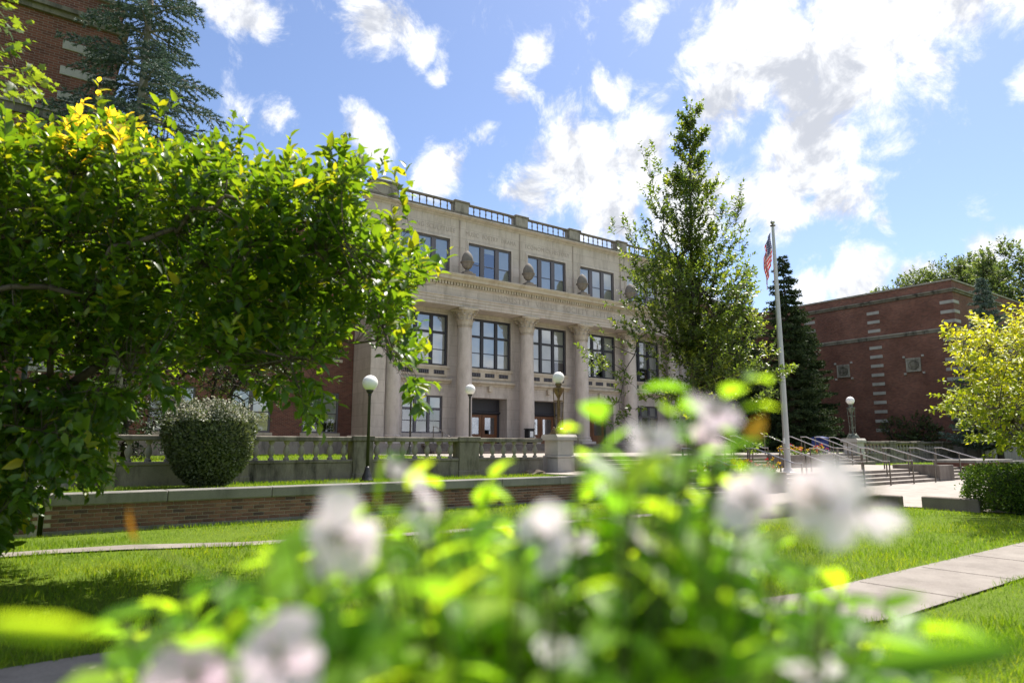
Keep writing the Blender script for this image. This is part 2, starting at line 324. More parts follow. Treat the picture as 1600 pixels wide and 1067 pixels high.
def smooth_angle(o, ang=35):
    me = o.data; me.polygons.foreach_set('use_smooth', [True] * len(me.polygons)); me.set_sharp_from_angle(angle=R(ang)); return o
def copy_tree(o, parent=None):
    c = o.copy(); COL.objects.link(c); c.parent = parent
    for ch in o.children: copy_tree(ch, c)
    return c
def poly_sheet(name, pts, z, mat, thick=None):
    mb = MB(); n = len(pts); mb.add([(x, y, z) for x, y in pts], [tuple(range(n))])
    if thick: mb.add([(x, y, z) for x, y in pts] + [(x, y, z - thick) for x, y in pts], [(i, n + i, n + (i + 1) % n, (i + 1) % n) for i in range(n)])
    return struct(name, mb, mat)
def inside(poly, x, y):
    r = np.zeros(np.shape(x), bool); n = len(poly); j = n - 1
    for i in range(n):
        xi, yi = poly[i]; xj, yj = poly[j]
        r ^= ((yi > y) != (yj > y)) & (x < (xj - xi) * (y - yi) / (yj - yi + 1e-12) + xi); j = i
    return r

# leaf clouds -------------------------------------------------------
T_LEAF = (np.array([(0, 0, 0), (.33, 0, -.02), (.68, 0, -.04), (1, 0, -.14), (.30, .5, .10), (.68, .40, .05), (.30, -.5, .10), (.68, -.40, .05)]),
          [(0, 1, 4), (1, 2, 5, 4), (2, 3, 5), (0, 6, 1), (1, 6, 7, 2), (2, 7, 3)])
T_DIAM = (np.array([(0, 0, 0), (.45, .5, .12), (1, 0, -.05), (.45, -.5, .12)]), [(0, 2, 1), (0, 3, 2)])
_mp = [(.0, 0), (.12, .42), (.30, .28), (.45, .50), (.58, .24), (1.0, 0), (.58, -.24), (.45, -.50), (.30, -.28), (.12, -.42)]
T_MAPLE = (np.array([(x, y, -.1 * abs(y) - .1 * x * x) for x, y in _mp] + [(.35, 0, .02)]), [(i, (i + 1) % 10, 10) for i in range(10)])
T_NEEDLE = (np.array([(0, .5, 0), (0, -.5, 0), (1, 0, 0)]), [(0, 1, 2)])
T_BLADE = (np.array([(0, .5, 0), (0, -.5, 0), (.55, .38, .03), (.55, -.38, .03), (1, 0, .14)]), [(0, 1, 3, 2), (2, 3, 4)])
def unit(a): return a / (np.linalg.norm(a, axis=-1, keepdims=True) + 1e-9)
def leaf_verts(T, pos, d, nrm, length, wr):
    d = unit(d); s = unit(np.cross(nrm, d)); n = np.cross(d, s); L = length[:, None, None]; B = T[0][None]
    return pos[:, None] + L * (B[..., 0:1] * d[:, None] + wr * B[..., 1:2] * s[:, None] + B[..., 2:3] * n[:, None])
def leaf_mesh(name, T, pos, d, nrm, length, wr, tint):
    V = leaf_verts(T, np.asarray(pos), np.asarray(d), np.asarray(nrm), np.asarray(length), wr); N, k = V.shape[:2]
    sizes = np.array([len(f) for f in T[1]]); flat = np.concatenate([np.array(f) for f in T[1]])
    loops = (flat[None] + (np.arange(N) * k)[:, None]).ravel(); tot = np.tile(sizes, N); st = np.concatenate([[0], np.cumsum(tot)[:-1]])
    me = bpy.data.meshes.new(name); me.vertices.add(N * k); me.vertices.foreach_set('co', V.reshape(-1).astype(np.float32))
    me.loops.add(len(loops)); me.loops.foreach_set('vertex_index', loops.astype(np.int32))
    me.polygons.add(len(tot)); me.polygons.foreach_set('loop_start', st.astype(np.int32)); me.polygons.foreach_set('loop_total', tot.astype(np.int32))
    a = me.attributes.new('tint', 'FLOAT', 'POINT'); a.data.foreach_set('value', np.repeat(np.clip(tint, 0, 1), k).astype(np.float32))
    me.update(calc_edges=True); me.validate(); return me
def rnd_unit(n): return unit(RNG.normal(size=(n, 3)))

# sprigs: short shoots carrying alternate leaves
def sprigs(cent, dirs, n_per, spr_len, leaf_len, tints, spread=.9, droop=0.0, jit=.3):
    P = []; D = []; Nn = []; Ls = []; Ts = []; twigs = []
    for c, d0, t0 in zip(cent, dirs, tints):
        d0 = unit(np.asarray(d0) + RNG.normal(size=3) * .25); k = max(3, int(n_per * RNG.uniform(.7, 1.3))); L = spr_len * RNG.uniform(.7, 1.3)
        a = np.cross(d0, rnd_unit(1)[0]); a /= np.linalg.norm(a) + 1e-9; b = np.cross(d0, a); twigs.append((c, c + d0 * L))
        for i in range(k):
            f = (i + .5) / k; ph = i * 2.4 + RNG.uniform(-.4, .4); side = a * math.cos(ph) + b * math.sin(ph)
            dd = unit(side * spread + d0 * (.35 + .8 * f) + np.array([0, 0, -droop]) + RNG.normal(size=3) * jit)
            P.append(c + d0 * L * f); D.append(dd); up = d0 * .6 + np.array([0, 0, .9]) + RNG.normal(size=3) * .35; Nn.append(up)
            Ls.append(leaf_len * RNG.uniform(.5, 1.25) * (1.0 if i < k - 2 else .75)); tt = t0 + RNG.normal() * .16 + .12 * (f - .5); Ts.append(min(tt, .90) if t0 < .95 else tt)
    return [np.array(x) for x in (P, D, Nn, Ls, Ts)] + [twigs]

def grow(trunk, cents, r_base, r_tip=.008, jitter=.12, seg=5):
    nodes = [np.array(p, float) for p in trunk]; par = [-1] + list(range(len(trunk) - 1)); base = nodes[len(nodes) // 2]
    order = np.argsort([np.linalg.norm(c - base) for c in cents])
    for k in order:
        c = np.asarray(cents[k]); A = np.array(nodes); dv = c - A; dist = np.linalg.norm(dv, axis=1) + .35 * np.maximum(0, -dv[:, 2] + .1)
        dist[0] += 1e3 if len(trunk) > 2 else 0
        j = int(np.argmin(dist)); mid = (A[j] + c) / 2 + RNG.normal(size=3) * jitter * np.linalg.norm(dv[j]) * .5
        nodes.append(mid); par.append(j); nodes.append(c); par.append(len(nodes) - 2)
    n = len(nodes); cnt = np.ones(n)
    for i in range(n - 1, 0, -1): cnt[par[i]] += cnt[i]
    rad = r_tip * cnt ** .5; rad = np.minimum(rad, r_base)
    rad[:len(trunk)] = np.linspace(r_base, r_base * .16, len(trunk))
    tb = MB(); tb.tube(trunk, list(rad[:len(trunk)]), 9); bb = MB()
    for i in range(len(trunk), n):
        j = par[i]; bb.tube([nodes[j], nodes[i]], [min(rad[j], rad[i] * 1.6), rad[i]], seg)
    return tb, bb, nodes
def broadleaf(name, label, cat, trunk, cents, dirs, tints, T, leaf_mat, bark, n_per, spr_len, leaf_len, wr, r_base, r_tip=.008, group=None, singles=0, spread=.9, droop=0., twig_r=.004, skel=None):
    t = thing(name, label, cat, tuple(trunk[0]), group)
    sk = cents if skel is None else cents[::skel]
    tb, bb, nodes = grow(trunk, sk, r_base, r_tip)
    P, D, Nn, Ls, Ts, tw = sprigs(cents, dirs, n_per, spr_len, leaf_len, tints, spread, droop)
    NA = np.array(nodes)
    for a, b in tw:
        j = NA[int(np.argmin(((NA - a) ** 2).sum(1)))]; bb.tube([j, j * .5 + a * .5 + RNG.normal(size=3) * .02, a, b], [twig_r * 1.6, twig_r * 1.3, twig_r, twig_r * .5], 3)
    tr = part('trunk', tb, bark, t, True); part('branches', bb, bark, tr, True)
    crown_leaves(t, T, P, D, Nn, Ls, wr, Ts, leaf_mat, singles)
    return t
def crown_leaves(t, T, P, D, Nn, Ls, wr, Ts, leaf_mat, singles=0, pname='crown'):
    keep = np.ones(len(P), bool); crown = None
    if singles:                                                    # the leaves that show largest are leaves of their own
        v = P - CAM; w = v @ F3; px = 800 + FPX * (v @ RT) / w; py = 533.5 - FPX * (v @ U3) / w
        size = np.where((px > 5) & (px < 1595) & (py > 5) & (py < 1060) & (w > .1), Ls / np.maximum(w, .1), 0); idx = np.argsort(-size)[:singles]; keep[idx] = False
    me = leaf_mesh(pname, T, P[keep], D[keep], Nn[keep], Ls[keep], wr, Ts[keep]); crown = part(pname, me, leaf_mat, t, kind='stuff')
    if singles:
        vs_ = []
        for k in range(10):
            q = leaf_mesh('leaf', T, np.zeros((1, 3)), np.array([[1., 0, 0]]), np.array([[0, 0, 1.]]), np.ones(1), wr, np.array([(k + .5) / 10])); q.materials.append(MATS[leaf_mat]); vs_.append(q)
        D_ = unit(D); S_ = unit(np.cross(Nn, D_)); N_ = np.cross(D_, S_)
        for i in idx:
            o = bpy.data.objects.new('leaf', vs_[int(np.clip(Ts[i], 0, .999) * 10)]); COL.objects.link(o); o.parent = crown; L = float(Ls[i])
            M = Matrix.Identity(4)
            for r_ in range(3):
                M[r_][0] = D_[i][r_] * L; M[r_][1] = S_[i][r_] * L; M[r_][2] = N_[i][r_] * L; M[r_][3] = P[i][r_]
            o.matrix_parent_inverse = Matrix.Identity(4); o.matrix_local = M
    return crown

# ------------------------------------------------------------------ ground, walks, lawns, steps
mb = MB(); mb.add([(-600, -600, -.02), (600, -600, -.02), (600, 600, -.02), (-600, 600, -.02)], [(0, 1, 2, 3)]); struct('ground', mb, 'lawn_soil')
WALK = [(-9, 4.35), (.6, 4.5), (2.4, 4.2), (4.2, 3.35), (6.2, 2.9), (40, 2.85), (40, 3.88), (6.6, 3.9), (5, 4.2), (3.2, 5.2), (1.3, 5.8), (-9, 5.55)]
PATH = [(-9, 11.9), (.6, 11.38), (1.4, 11.2), (2.75, 10.6), (6, 10.02), (13.2, 9.8), (13.2, 10.2), (6, 10.4), (2.95, 10.98), (1.5, 11.68), (.6, 11.8), (-9, 12.25)]
PLAZA = [(13.2, 8.6), (17.5, 8.6), (17.5, 7.75), (17.65, 7.4), (17.7, 3.9), (21.5, 3.9), (21.5, 6.6), (48, 6.6), (48, 12.5), (13.2, 12.5)]
poly_sheet('sidewalk', WALK, .004, 'concrete_walk'); poly_sheet('path', PATH, .004, 'concrete_walk'); poly_sheet('plaza', PLAZA, .008, 'concrete')
mb = MB()
for x in np.arange(7.5, 38, 1.5): mb.box(x - .006, x + .006, 2.87, 3.86, .002, .0065)
struct('sidewalk_joints', mb, 'soil')
mb = MB(); mb.box(-10, 15.5, 13.95, 19.9, -.1, .42); mb.box(36.6, 54, 13.95, 19.2, -.1, .42); struct('upper_lawn', mb, 'lawn_soil')
mb = MB(); mb.box(15.5, 36.6, 13.9, 20.2, -.1, .48); struct('landing', mb, 'concrete')
mb = MB(); mb.box(13.8, 42.2, 20.2, 34, -.1, 1.05); struct('terrace', mb, 'concrete')
mb = MB(); mb.box(1.4, 13.8, 20.15, 36, -.1, 1.03); mb.box(42.2, 54, 20.15, 36, -.1, 1.03); struct('terrace_lawn', mb, 'lawn_soil')

def flight(label, x0, x1, y0, run, n, z0, rise, group='flights of concrete steps'):
    t = thing('staircase', label, 'stairs', ((x0 + x1) / 2, y0, z0), group)
    for i in range(n):
        mb = MB(); zt = z0 + (i + 1) * rise
        mb.bbox(x0, x1, y0 + i * run, y0 + (i + 1) * run + (.03 if i < n - 1 else 0), z0 + i * rise - (.0 if i else .05), zt, .014)
        o = part('step', mb, 'concrete', t); o.data.materials.append(MATS['concrete_planter_riser_shade'])
        for p in o.data.polygons: p.material_index = 0 if p.normal.z > .9 else 1  # risers and sides darker than treads: their shade is put into the colour
    return t
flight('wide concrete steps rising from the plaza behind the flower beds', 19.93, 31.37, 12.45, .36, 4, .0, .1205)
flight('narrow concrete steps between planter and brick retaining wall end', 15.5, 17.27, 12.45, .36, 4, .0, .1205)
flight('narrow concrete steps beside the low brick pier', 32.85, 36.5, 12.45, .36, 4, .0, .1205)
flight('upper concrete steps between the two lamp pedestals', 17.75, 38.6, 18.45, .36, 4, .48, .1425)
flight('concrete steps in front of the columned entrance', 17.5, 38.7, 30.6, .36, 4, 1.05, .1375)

def planter(label, x0, x1, y0, y1, z0, z1, bloom=True, n=60):
    t = thing('planter', label, 'planter', ((x0 + x1) / 2, y0, z0), 'concrete planters on the steps')
    mb = MB(); w = .14
    mb.bbox(x0, x1, y0, y0 + w, z0, z1, .015); mb.bbox(x0, x1, y1 - w, y1, z0, z1, .015); mb.box(x0 + .002, x0 + w, y0 + w, y1 - w, z0, z1 - .003); mb.box(x1 - w, x1 - .002, y0 + w, y1 - w, z0, z1 - .003)
    part('wall', mb, 'concrete_planter_riser_shade', t); mb = MB(); mb.box(x0 + w, x1 - w, y0 + w, y1 - w, z0, z1 - .08); part('soil', mb, 'soil', t)
    if bloom:
        k = n; p = np.stack([RNG.uniform(x0 + .2, x1 - .2, k), RNG.uniform(y0 + .15, y1 - .15, k), np.full(k, z1 - .1)], 1)
        d = unit(RNG.normal(size=(k, 3)) * .35 + np.array([0, 0, 1.]))
        P, D, Nn, Ls, Ts, tw = sprigs(p, d, 12, .42, .11, RNG.uniform(.3, .9, k))
        f = thing('flower_bed', 'flowers in the ' + label, 'flowers', ((x0 + x1) / 2, (y0 + y1) / 2, z1 - .08), 'flowers in the planters')
        sb = MB()
        for a, b in tw: sb.tube([a, b], [.005, .003], 3)
        part('stems', sb, 'stem', f); part('leaves', leaf_mesh('leaves', T_DIAM, P, D, Nn, Ls, .6, Ts), 'leaf_hedge', f, kind='stuff')
        e = np.array([b for a, b in tw for _ in range(6)]) + RNG.normal(size=(6 * len(tw), 3)) * .03; q = rnd_unit(len(e)); q[:, 2] = abs(q[:, 2])
        part('blossoms', leaf_mesh('blossoms', T_DIAM, e, q, rnd_unit(len(e)), np.full(len(e), .075), .9, np.repeat(RNG.uniform(0, 1, len(tw)), 6)), 'bloom_red', f, kind='stuff')
planter('concrete planter at the foot of the wide steps near the flagpole', 17.3, 19.9, 12.3, 14.2, .0, .64)
planter('plain concrete block ending the wide steps near the brick pier', 31.4, 32.82, 12.4, 14.3, .0, .66, False)
planter('concrete planter on the landing before the upper steps', 28.2, 32.0, 17.3, 18.42, .48, 1.06, True, 50)
planter('long concrete planter up on the terrace', 29.5, 34.0, 24.5, 25.6, 1.05, 1.52, False)

def handrail(x, ya, za, yb, zb, label, group):
    t = thing('handrail', label, 'handrail', (x, ya, za), group); h = .90; mb = MB()
    mb.tube([(x, ya - .28, za + h), (x, ya, za + h), (x, yb, zb + h), (x, yb + .3, zb + h)], .024, 6); part('rail', mb, 'rail_top', t)
    for (y, z) in ((ya - .26, za), ((ya + yb) / 2, (za + zb) / 2 - .06), (yb + .27, zb)):
        mb = MB(); top = za + h if y < ya else (zb + h if y > yb else (za + zb) / 2 + h); mb.box(x - .02, x + .02, y - .02, y + .02, z - .02, top - .015); part('post', mb, 'rail_metal', t)
ORD = ['first', 'second', 'third', 'fourth', 'fifth', 'sixth', 'seventh', 'eighth', 'ninth']
for i, x in enumerate((20.6, 22.55, 24.6, 26.55, 28.45, 30.4)):
    handrail(x, 12.45, 0, 13.9, .48, f'metal handrail on the wide steps, {ORD[i]} from the flower planter', 'handrails on the lower steps')
handrail(19.3 - 2.15, 12.45, 0, 13.9, .48, 'metal handrail on the narrow steps beside the flower planter', 'handrails on the lower steps')
handrail(32.95, 12.45, 0, 13.9, .48, 'metal handrail against the plain concrete block', 'handrails on the lower steps')
handrail(35.6, 12.45, 0, 13.9, .48, 'metal handrail against the low brick pier', 'handrails on the lower steps')
for i, x in enumerate((24.8, 26.8, 28.0, 30.8, 32.8, 34.2, 35.6, 37.1)):
    handrail(x, 18.45, .48, 19.9, 1.05, f'metal handrail on the upper steps, {ORD[7 - i]} from the green lamp pedestal', 'handrails on the upper steps')
for x, w in ((18.4, 'near the bronze lamp pedestal'), (27.2, 'before the middle entrance')):
    handrail(x, 30.6, 1.05, 32.05, 1.6, 'metal handrail on the entrance steps ' + w, 'handrails on the entrance steps')

def curb(label, x0, x1, y0, y1):
    mb = MB(); mb.bbox(x0, x1, y0, y1, -.05, .27, .02); o = link('low_wall', mb, 'concrete_planter_riser_shade'); tag(o, label, 'low wall', 'low concrete walls at the plaza edge')
curb('low concrete wall at the lawn edge, ending at the plaza opening', 12.6, 17.45, 8.25, 8.5); curb('short return of the low concrete wall beside the plaza opening', 17.2, 17.45, 7.75, 8.22)
curb('low concrete wall in front of the clipped green hedge', 17.55, 17.8, 6.2, 7.4)

# retaining wall of real bricks
def brick_variants():
    out = []
    for k in range(12):
        mb = MB(); mb.bbox(-.0975, .0975, -.045, .045, -.0285, .0285, .003, (k + .5) / 12); me = mb.mesh('brick'); me.materials.append(MATS['brick_piece']); out.append(me)
    return out
BV = brick_variants()
WY = 13.8
rw = thing('retaining_wall', 'low brick retaining wall with grey stone cap along the lawn', 'wall', (6, WY, 0))
mb = MB(); mb.box(.5, 15.4, WY + .012, 14.1, -.05, .455); part('mortar_core', mb, 'mortar', rw)
mb = MB(); mb.box(.5, 15.42, WY - .012, 14.1, -.05, .045); part('footing', mb, 'wall_cap', rw)
mb = None
for i in range(8):
    a = .46 + i * 1.87; mb = MB(); mb.bbox(a + .003, min(a + 1.865, 15.45), WY - .05, 14.16, .46, .655, .014); part('cap_stone', mb, 'wall_cap', rw)
bricks = []
for row in range(6):
    z = .045 + .0677 * (row + .5) + .001
    for k in range(74):
        x = .6 + .2045 * k + (.102 if row % 2 else 0)
        if x < 15.3: bricks.append((x, WY + .045 + random.uniform(-.002, .002), z, random.choice([.05, .2, .4, .5, .55, .6, .7, .8, .85, .95]) + random.uniform(-.04, .04)))
bricks.sort(key=lambda b: b[0])
for (x, y, z, t_) in bricks[:296]:
    o = bpy.data.objects.new('brick', BV[int(min(max(t_, 0), .99) * 12)]); COL.objects.link(o); o.parent = rw; o.matrix_parent_inverse = Matrix.Translation((-6, -WY, 0)); o.location = (x, y, z)
mb = MB()
for (x, y, z, t_) in bricks[296:]: mb.box(x - .0975, x + .0975, y - .045, y + .045, z - .0285, z + .0285, t_)
part('far_bricks', mb, 'brick_piece', rw, kind='stuff')
pr = thing('brick_pier', 'square brick pier with stone cap ending the retaining wall under the leaves', 'pier', (-.05, WY, 0), 'brick piers')
mb = MB(); mb.box(-.52, .42, WY - .06, WY + .8, -.05, .58); part('mortar_core', mb, 'mortar', pr)
mb = MB(); mb.bbox(-.6, .48, WY - .16, WY + .88, .58, .76, .015); part('cap_stone', mb, 'wall_cap', pr)
for row in range(8):
    for k in range(-1, 5):
        x = -.40 + .2045 * k + (.102 if row % 2 else 0)
        if -.45 < x < .34:
            o = bpy.data.objects.new('brick', random.choice(BV[3:])); COL.objects.link(o); o.parent = pr; o.matrix_parent_inverse = Matrix.Translation((.05, -WY, 0)); o.location = (x, WY - .03, .035 + .0677 * (row + .5))
mb = MB(); mb.lathe([(.19, 0), (.19, .03), (.15, .06), (.17, .10), (.165, .2), (.13, .30), (.07, .36), (.05, .42)], (.02, WY + .36, .762), 14); mb.lathe([(.045, .4), (.04, 2.1), (.08, 2.15), (.08, 2.2)], (.02, WY + .36, .762), 10)
lp = thing('pier_lamp', 'dark blue bell-footed lamp standing on the brick pier under leaves', 'lamp', (.02, WY + .36, .762)); part('post', mb, 'blue_metal', lp, True)
mb = MB(); mb.sphere((.02, WY + .36, 3.16), .2); part('globe', mb, 'globe_glass', lp, True)
pr2 = thing('brick_pier', 'long low brick pier with stone cap beside the narrow steps', 'pier', (38.7, WY, 0), 'brick piers')
mb = MB(); mb.box(36.52, 41, 12.9, 14.6, -.05, .66); part('brickwork', mb, 'brick_front', pr2); mb = MB(); mb.bbox(36.44, 41.1, 12.8, 14.7, .66, .80, .015); part('cap_stone', mb, 'wall_cap', pr2)
rw2 = thing('retaining_wall', 'low brick retaining wall running from the brick pier toward the hedge', 'wall', (48, WY, 0))
mb = MB(); mb.box(41, 60, WY, 14.1, -.05, .46); part('brickwork', mb, 'brick_front', rw2); mb = MB(); mb.bbox(41.1, 60, WY - .06, 14.16, .46, .655, .015); part('cap_stone', mb, 'wall_cap', rw2)

# ------------------------------------------------------------------ stone balustrades
BAL = [(.055, 0), (.085, 0), (.085, .05), (.05, .08), (.05, .11), (.075, .16), (.10, .24), (.085, .32), (.05, .40), (.04, .44), (.065, .47), (.085, .50), (.085, .545), (.055, .545)]
bal_me = MB().lathe(BAL, (0, 0, 0), 12).mesh('baluster', True); bal_me.materials.append(MATS['limestone_weathered'])
bal_me.set_sharp_from_angle(angle=R(40))
def balustrade(label, x0, x1, piers, y, mat='stone_mossy', zb=.42):
    t = thing('stone_balustrade', label, 'balustrade', ((x0 + x1) / 2, y, zb), 'stone balustrades of the terrace')
    edges = sorted([x0] + [p for q in piers for p in (q[0], q[1])] + [x1])
    for (a, b) in piers:
        mb = MB(); mb.bbox(a, b, y - .24, y + .24, zb - .1, 1.60, .012); mb.bbox(a - .04, b + .04, y - .29, y + .29, 1.603, 1.78, .02); mb.bbox(a - .03, b + .03, y - .27, y + .27, zb - .1, .62, .02); part('pier', mb, mat, t)
    spans = [(edges[i], edges[i + 1]) for i in range(0, len(edges) - 1, 2)]
    for (a, b) in spans:
        if b - a < .3: continue
        mb = MB(); mb.bbox(a, b, y - .17, y + .17, zb - .1, .95, .01); mb.bbox(a, b, y - .2, y + .2, .95, 1.05, .02); part('base', mb, mat, t)
        mb = MB(); mb.bbox(a, b, y - .19, y + .19, 1.595, 1.745, .025); part('rail', mb, mat, t)
        n = max(1, round((b - a) / .46)); s = (b - a) / n
        for k in range(n):
            o = bpy.data.objects.new('baluster', bal_me); COL.objects.link(o); o.parent = t; o.matrix_parent_inverse = Matrix.Translation((-(x0 + x1) / 2, -y, -zb)); o.location = (a + s * (k + .5), y, 1.05)
balustrade('weathered stone balustrade behind the clipped bush and black lamp post', 1.3, 16.0, [(1.3, 1.7), (4.9, 5.35), (8.45, 9.1), (12.3, 13.1)], 20.0)
balustrade('stone balustrade in front of the brick wall with medallions', 39.9, 53.2, [(43.4, 44.1), (47.2, 47.9), (50.9, 51.5)], 20.0)
mb = MB(); mb.bbox(52.9, 55.2, 18.2, 19.3, .3, 2.3, .03); mb.bbox(52.75, 55.35, 18.05, 19.36, 2.3, 2.6, .04); mb.bbox(53.3, 54.8, 18.16, 18.2, .7, 2.0, .02)
tag(link('stone_pier', mb, 'stone_mossy'), 'massive weathered stone pier at the foot of the medallion building', 'pier')
mb = MB(); pts = []
for i in range(7):
    for k in range(12):
        a = 2 * math.pi * k / 12; b = math.pi * i / 6; r = 1 + .25 * math.sin(3 * a + i) * math.sin(b); pts.append((15.2 + .42 * r * math.sin(b) * math.cos(a), 19.35 + .28 * r * math.sin(b) * math.sin(a), .46 - .17 * r * math.cos(b)))
mb.add(pts, [(i * 12 + k, i * 12 + (k + 1) % 12, (i + 1) * 12 + (k + 1) % 12, (i + 1) * 12 + k) for i in range(6) for k in range(12)])
tag(link('boulder', mb, 'rock'), 'brown boulder lying against the balustrade foot', 'rock')

# ------------------------------------------------------------------ lamps
def post_lamp(label, loc, h=3.0):
    t = thing('lamp_post', label, 'lamp post', loc, 'black lamp posts with white globes')
    mb = MB(); mb.lathe([(.20, 0), (.20, .05), (.16, .08), (.15, .16), (.10, .26), (.07, .38), (.055, .44)], seg=16); part('base', mb, 'black_metal', t, True, True)
    mb = MB(); mb.lathe([(.05, .43), (.042, h - .62), (.055, h - .6), (.055, h - .56), (.045, h - .55)], seg=14); part('shaft', mb, 'black_metal', t, True, True)
    mb = MB(); mb.lathe([(.045, h - .56), (.09, h - .50), (.115, h - .44), (.10, h - .42)], seg=14); part('collar', mb, 'black_metal', t, True, True)
    mb = MB(); mb.sphere((0, 0, h - .22), .235, 24, 16); part('globe', mb, 'globe_glass', t, True, True)
    return t
l0 = post_lamp('black lamp post with white globe on the grass before the balustrade', (8.45, 18.72, .42), 3.13)
for loc, lab in (((16.25, 25.3, 1.05), 'black lamp post with white globe behind the balustrade, beside the second column'), ((15.4, 29.3, 1.05), 'black lamp post whose white globe hangs among leaves by the first column')):
    c = copy_tree(l0); c.location = loc; c['label'] = lab; c['_w'] = loc
def torchere(label, x, y, mat, top=1.92):
    p = thing('lamp_pedestal', 'square stone pedestal carrying the ' + label, 'pedestal', (x, y, .42), 'stone lamp pedestals'); mb = MB()
    mb.bbox(x - .42, x + .42, y - .42, y + .42, .35, 1.02, .015); mb.bbox(x - .46, x + .46, y - .46, y + .46, 1.02, 1.1, .02); mb.bbox(x - .40, x + .40, y - .40, y + .40, 1.1, 1.68, .012)
    part('block', mb, 'stone_pale', p); mb = MB(); mb.prof([(y - .5, 1.68), (y + .5, 1.68), (y + .5, 1.80), (y + .42, 1.9), (y - .42, 1.9), (y - .5, 1.80)], x - .5, x + .5); part('cap', mb, 'stone_pale', p)
    t = thing('ornate_lamp', label, 'lamp', (x, y, 1.9), 'ornate lamps on pedestals'); z = 1.9
    mb = MB(); mb.lathe([(.36, 0), (.36, .06), (.30, .10), (.30, .16), (.22, .22), (.17, .26)], (x, y, z), 16); part('base', mb, mat, t, True)
    mb = MB(); mb.lathe([(.07, .24), (.06, .3), (.055, 1.2), (.075, 1.25), (.05, 1.3), (.05, 1.4), (.10, 1.5), (.17, 1.62), (.19, 1.72), (.23, 1.76), (.23, 1.80), (.12, 1.82), (.09, 1.86), (.13, 1.92), (.13, 1.97), (.09, 1.98)], (x, y, z), 16); part('shaft', mb, mat, t, True)
    for k in range(4):
        a = math.pi / 4 + k * math.pi / 2; ca, sa = math.cos(a), math.sin(a)
        mb = MB(); mb.tube([(x + r * ca, y + r * sa, z + q) for r, q in ((.20, .2), (.145, .26), (.15, .5), (.17, 1.0), (.195, 1.5), (.21, 1.74))], .019, 6)
        mb.sphere((x + .2 * ca, y + .2 * sa, z + .24), .045, 8, 6); part('leg', mb, mat, t, True)
    mb = MB(); mb.tube([(x + .16 * math.cos(k * math.pi / 6), y + .16 * math.sin(k * math.pi / 6), z + .62) for k in range(13)], .014, 5); mb.tube([(x + .19 * math.cos(k * math.pi / 6), y + .19 * math.sin(k * math.pi / 6), z + 1.3) for k in range(13)], .016, 5); part('ring', mb, mat, t, True)
    mb = MB(); mb.sphere((x, y, z + 2.2), .235, 24, 16); part('globe', mb, 'globe_glass', t, True)
torchere('ornate bronze lamp with white globe before the columned entrance', 16.95, 20.0, 'bronze')
torchere('ornate green-bronze lamp with white globe before the brick building', 39.4, 20.0, 'bronze_green')

# flagpole and flag
FX, FY = 22.98, 14.15
t = thing('flagpole', 'tall pale metal flagpole standing at the top of the wide steps', 'flagpole', (FX, FY, .48))
mb = MB(); mb.lathe([(.30, 0), (.30, .03), (.22, .05), (.16, .12), (.15, .16), (.115, .17), (.11, 2), (.10, 5), (.055, 9.3), (.045, 9.42)], (FX, FY, .48), 14); smooth_angle(part('pole', mb, 'flagpole_paint', t))
mb = MB(); mb.lathe([(.045, 0), (.10, .02), (.10, .05), (.03, .07)], (FX, FY, 9.88), 12); part('truck', mb, 'rail_metal', t, True)
mb = MB(); mb.sphere((FX, FY, 10.05), .085, 14, 10); part('ball', mb, 'rail_top', t, True)
mb = MB(); mb.tube([(FX - .09, FY - .02, 9.85), (FX - .115, FY - .03, 5), (FX - .14, FY - .03, 1.6)], .006, 4); mb.box(FX - .17, FX - .11, FY - .03, FY + .03, 1.55, 1.75); part('halyard', mb, 'label_white', t)
t = thing('flag', 'limp striped red, white and blue flag hanging down the pole', 'flag', (FX, FY, 9.6))
mb = MB(); nu, nv = 40, 14; vv = []; uvs = []
for i in range(nu + 1):
    for j in range(nv + 1):
        u, v = i / nu, j / nv; fold = math.sin(u * 17 + v * 1.5) * .09 * min(1, u * 5); q = .10 + .62 * u * (1 - .45 * u) * (1 - .2 * v) + .02 * math.sin(8 * v + u * 6)
        d = -RT * q + FW * fold; z = 9.66 - 1.15 * v * (1 - .1 * u) - u * 1.15 - .15 * u * u; vv.append((FX + d[0], FY + d[1], z)); uvs.append((u, v))
ff = [(i * (nv + 1) + j, (i + 1) * (nv + 1) + j, (i + 1) * (nv + 1) + j + 1, i * (nv + 1) + j + 1) for i in range(nu) for j in range(nv)]
mb.add(vv, ff); me = mb.mesh('cloth', True); ul = me.uv_layers.new(name='UVMap')
for lp_ in me.loops: ul.data[lp_.index].uv = uvs[lp_.vertex_index]
part('cloth', me, 'flag_cloth', t)

# bins
t = thing('recycling_bin', 'blue recycling bin standing on the terrace by the upper steps', 'bin', (38.0, 21.2, 1.05)); mb = MB(); mb.bbox(37.65, 38.35, 20.9, 21.6, 1.05, 1.85, .05); part('body', mb, 'blue_plastic', t)
mb = MB(); mb.prof([(20.86, 1.86), (21.64, 1.86), (21.64, 1.93), (21.25, 2.02), (20.86, 1.93)], 37.61, 38.39); part('lid', mb, 'blue_plastic', t)
t = thing('litter_bin', 'black litter bin with white label beside a column', 'bin', (25.35, 32.75, 1.6)); mb = MB(); mb.bbox(25.1, 25.55, 32.45, 32.9, 1.6, 2.45, .03); part('body', mb, 'black_plastic', t)
mb = MB(); mb.bbox(25.07, 25.58, 32.42, 32.93, 2.45, 2.52, .02); part('lid', mb, 'black_plastic', t); mb = MB(); mb.box(25.2, 25.45, 32.443, 32.449, 2.0, 2.35); part('label_plate', mb, 'label_white', t)

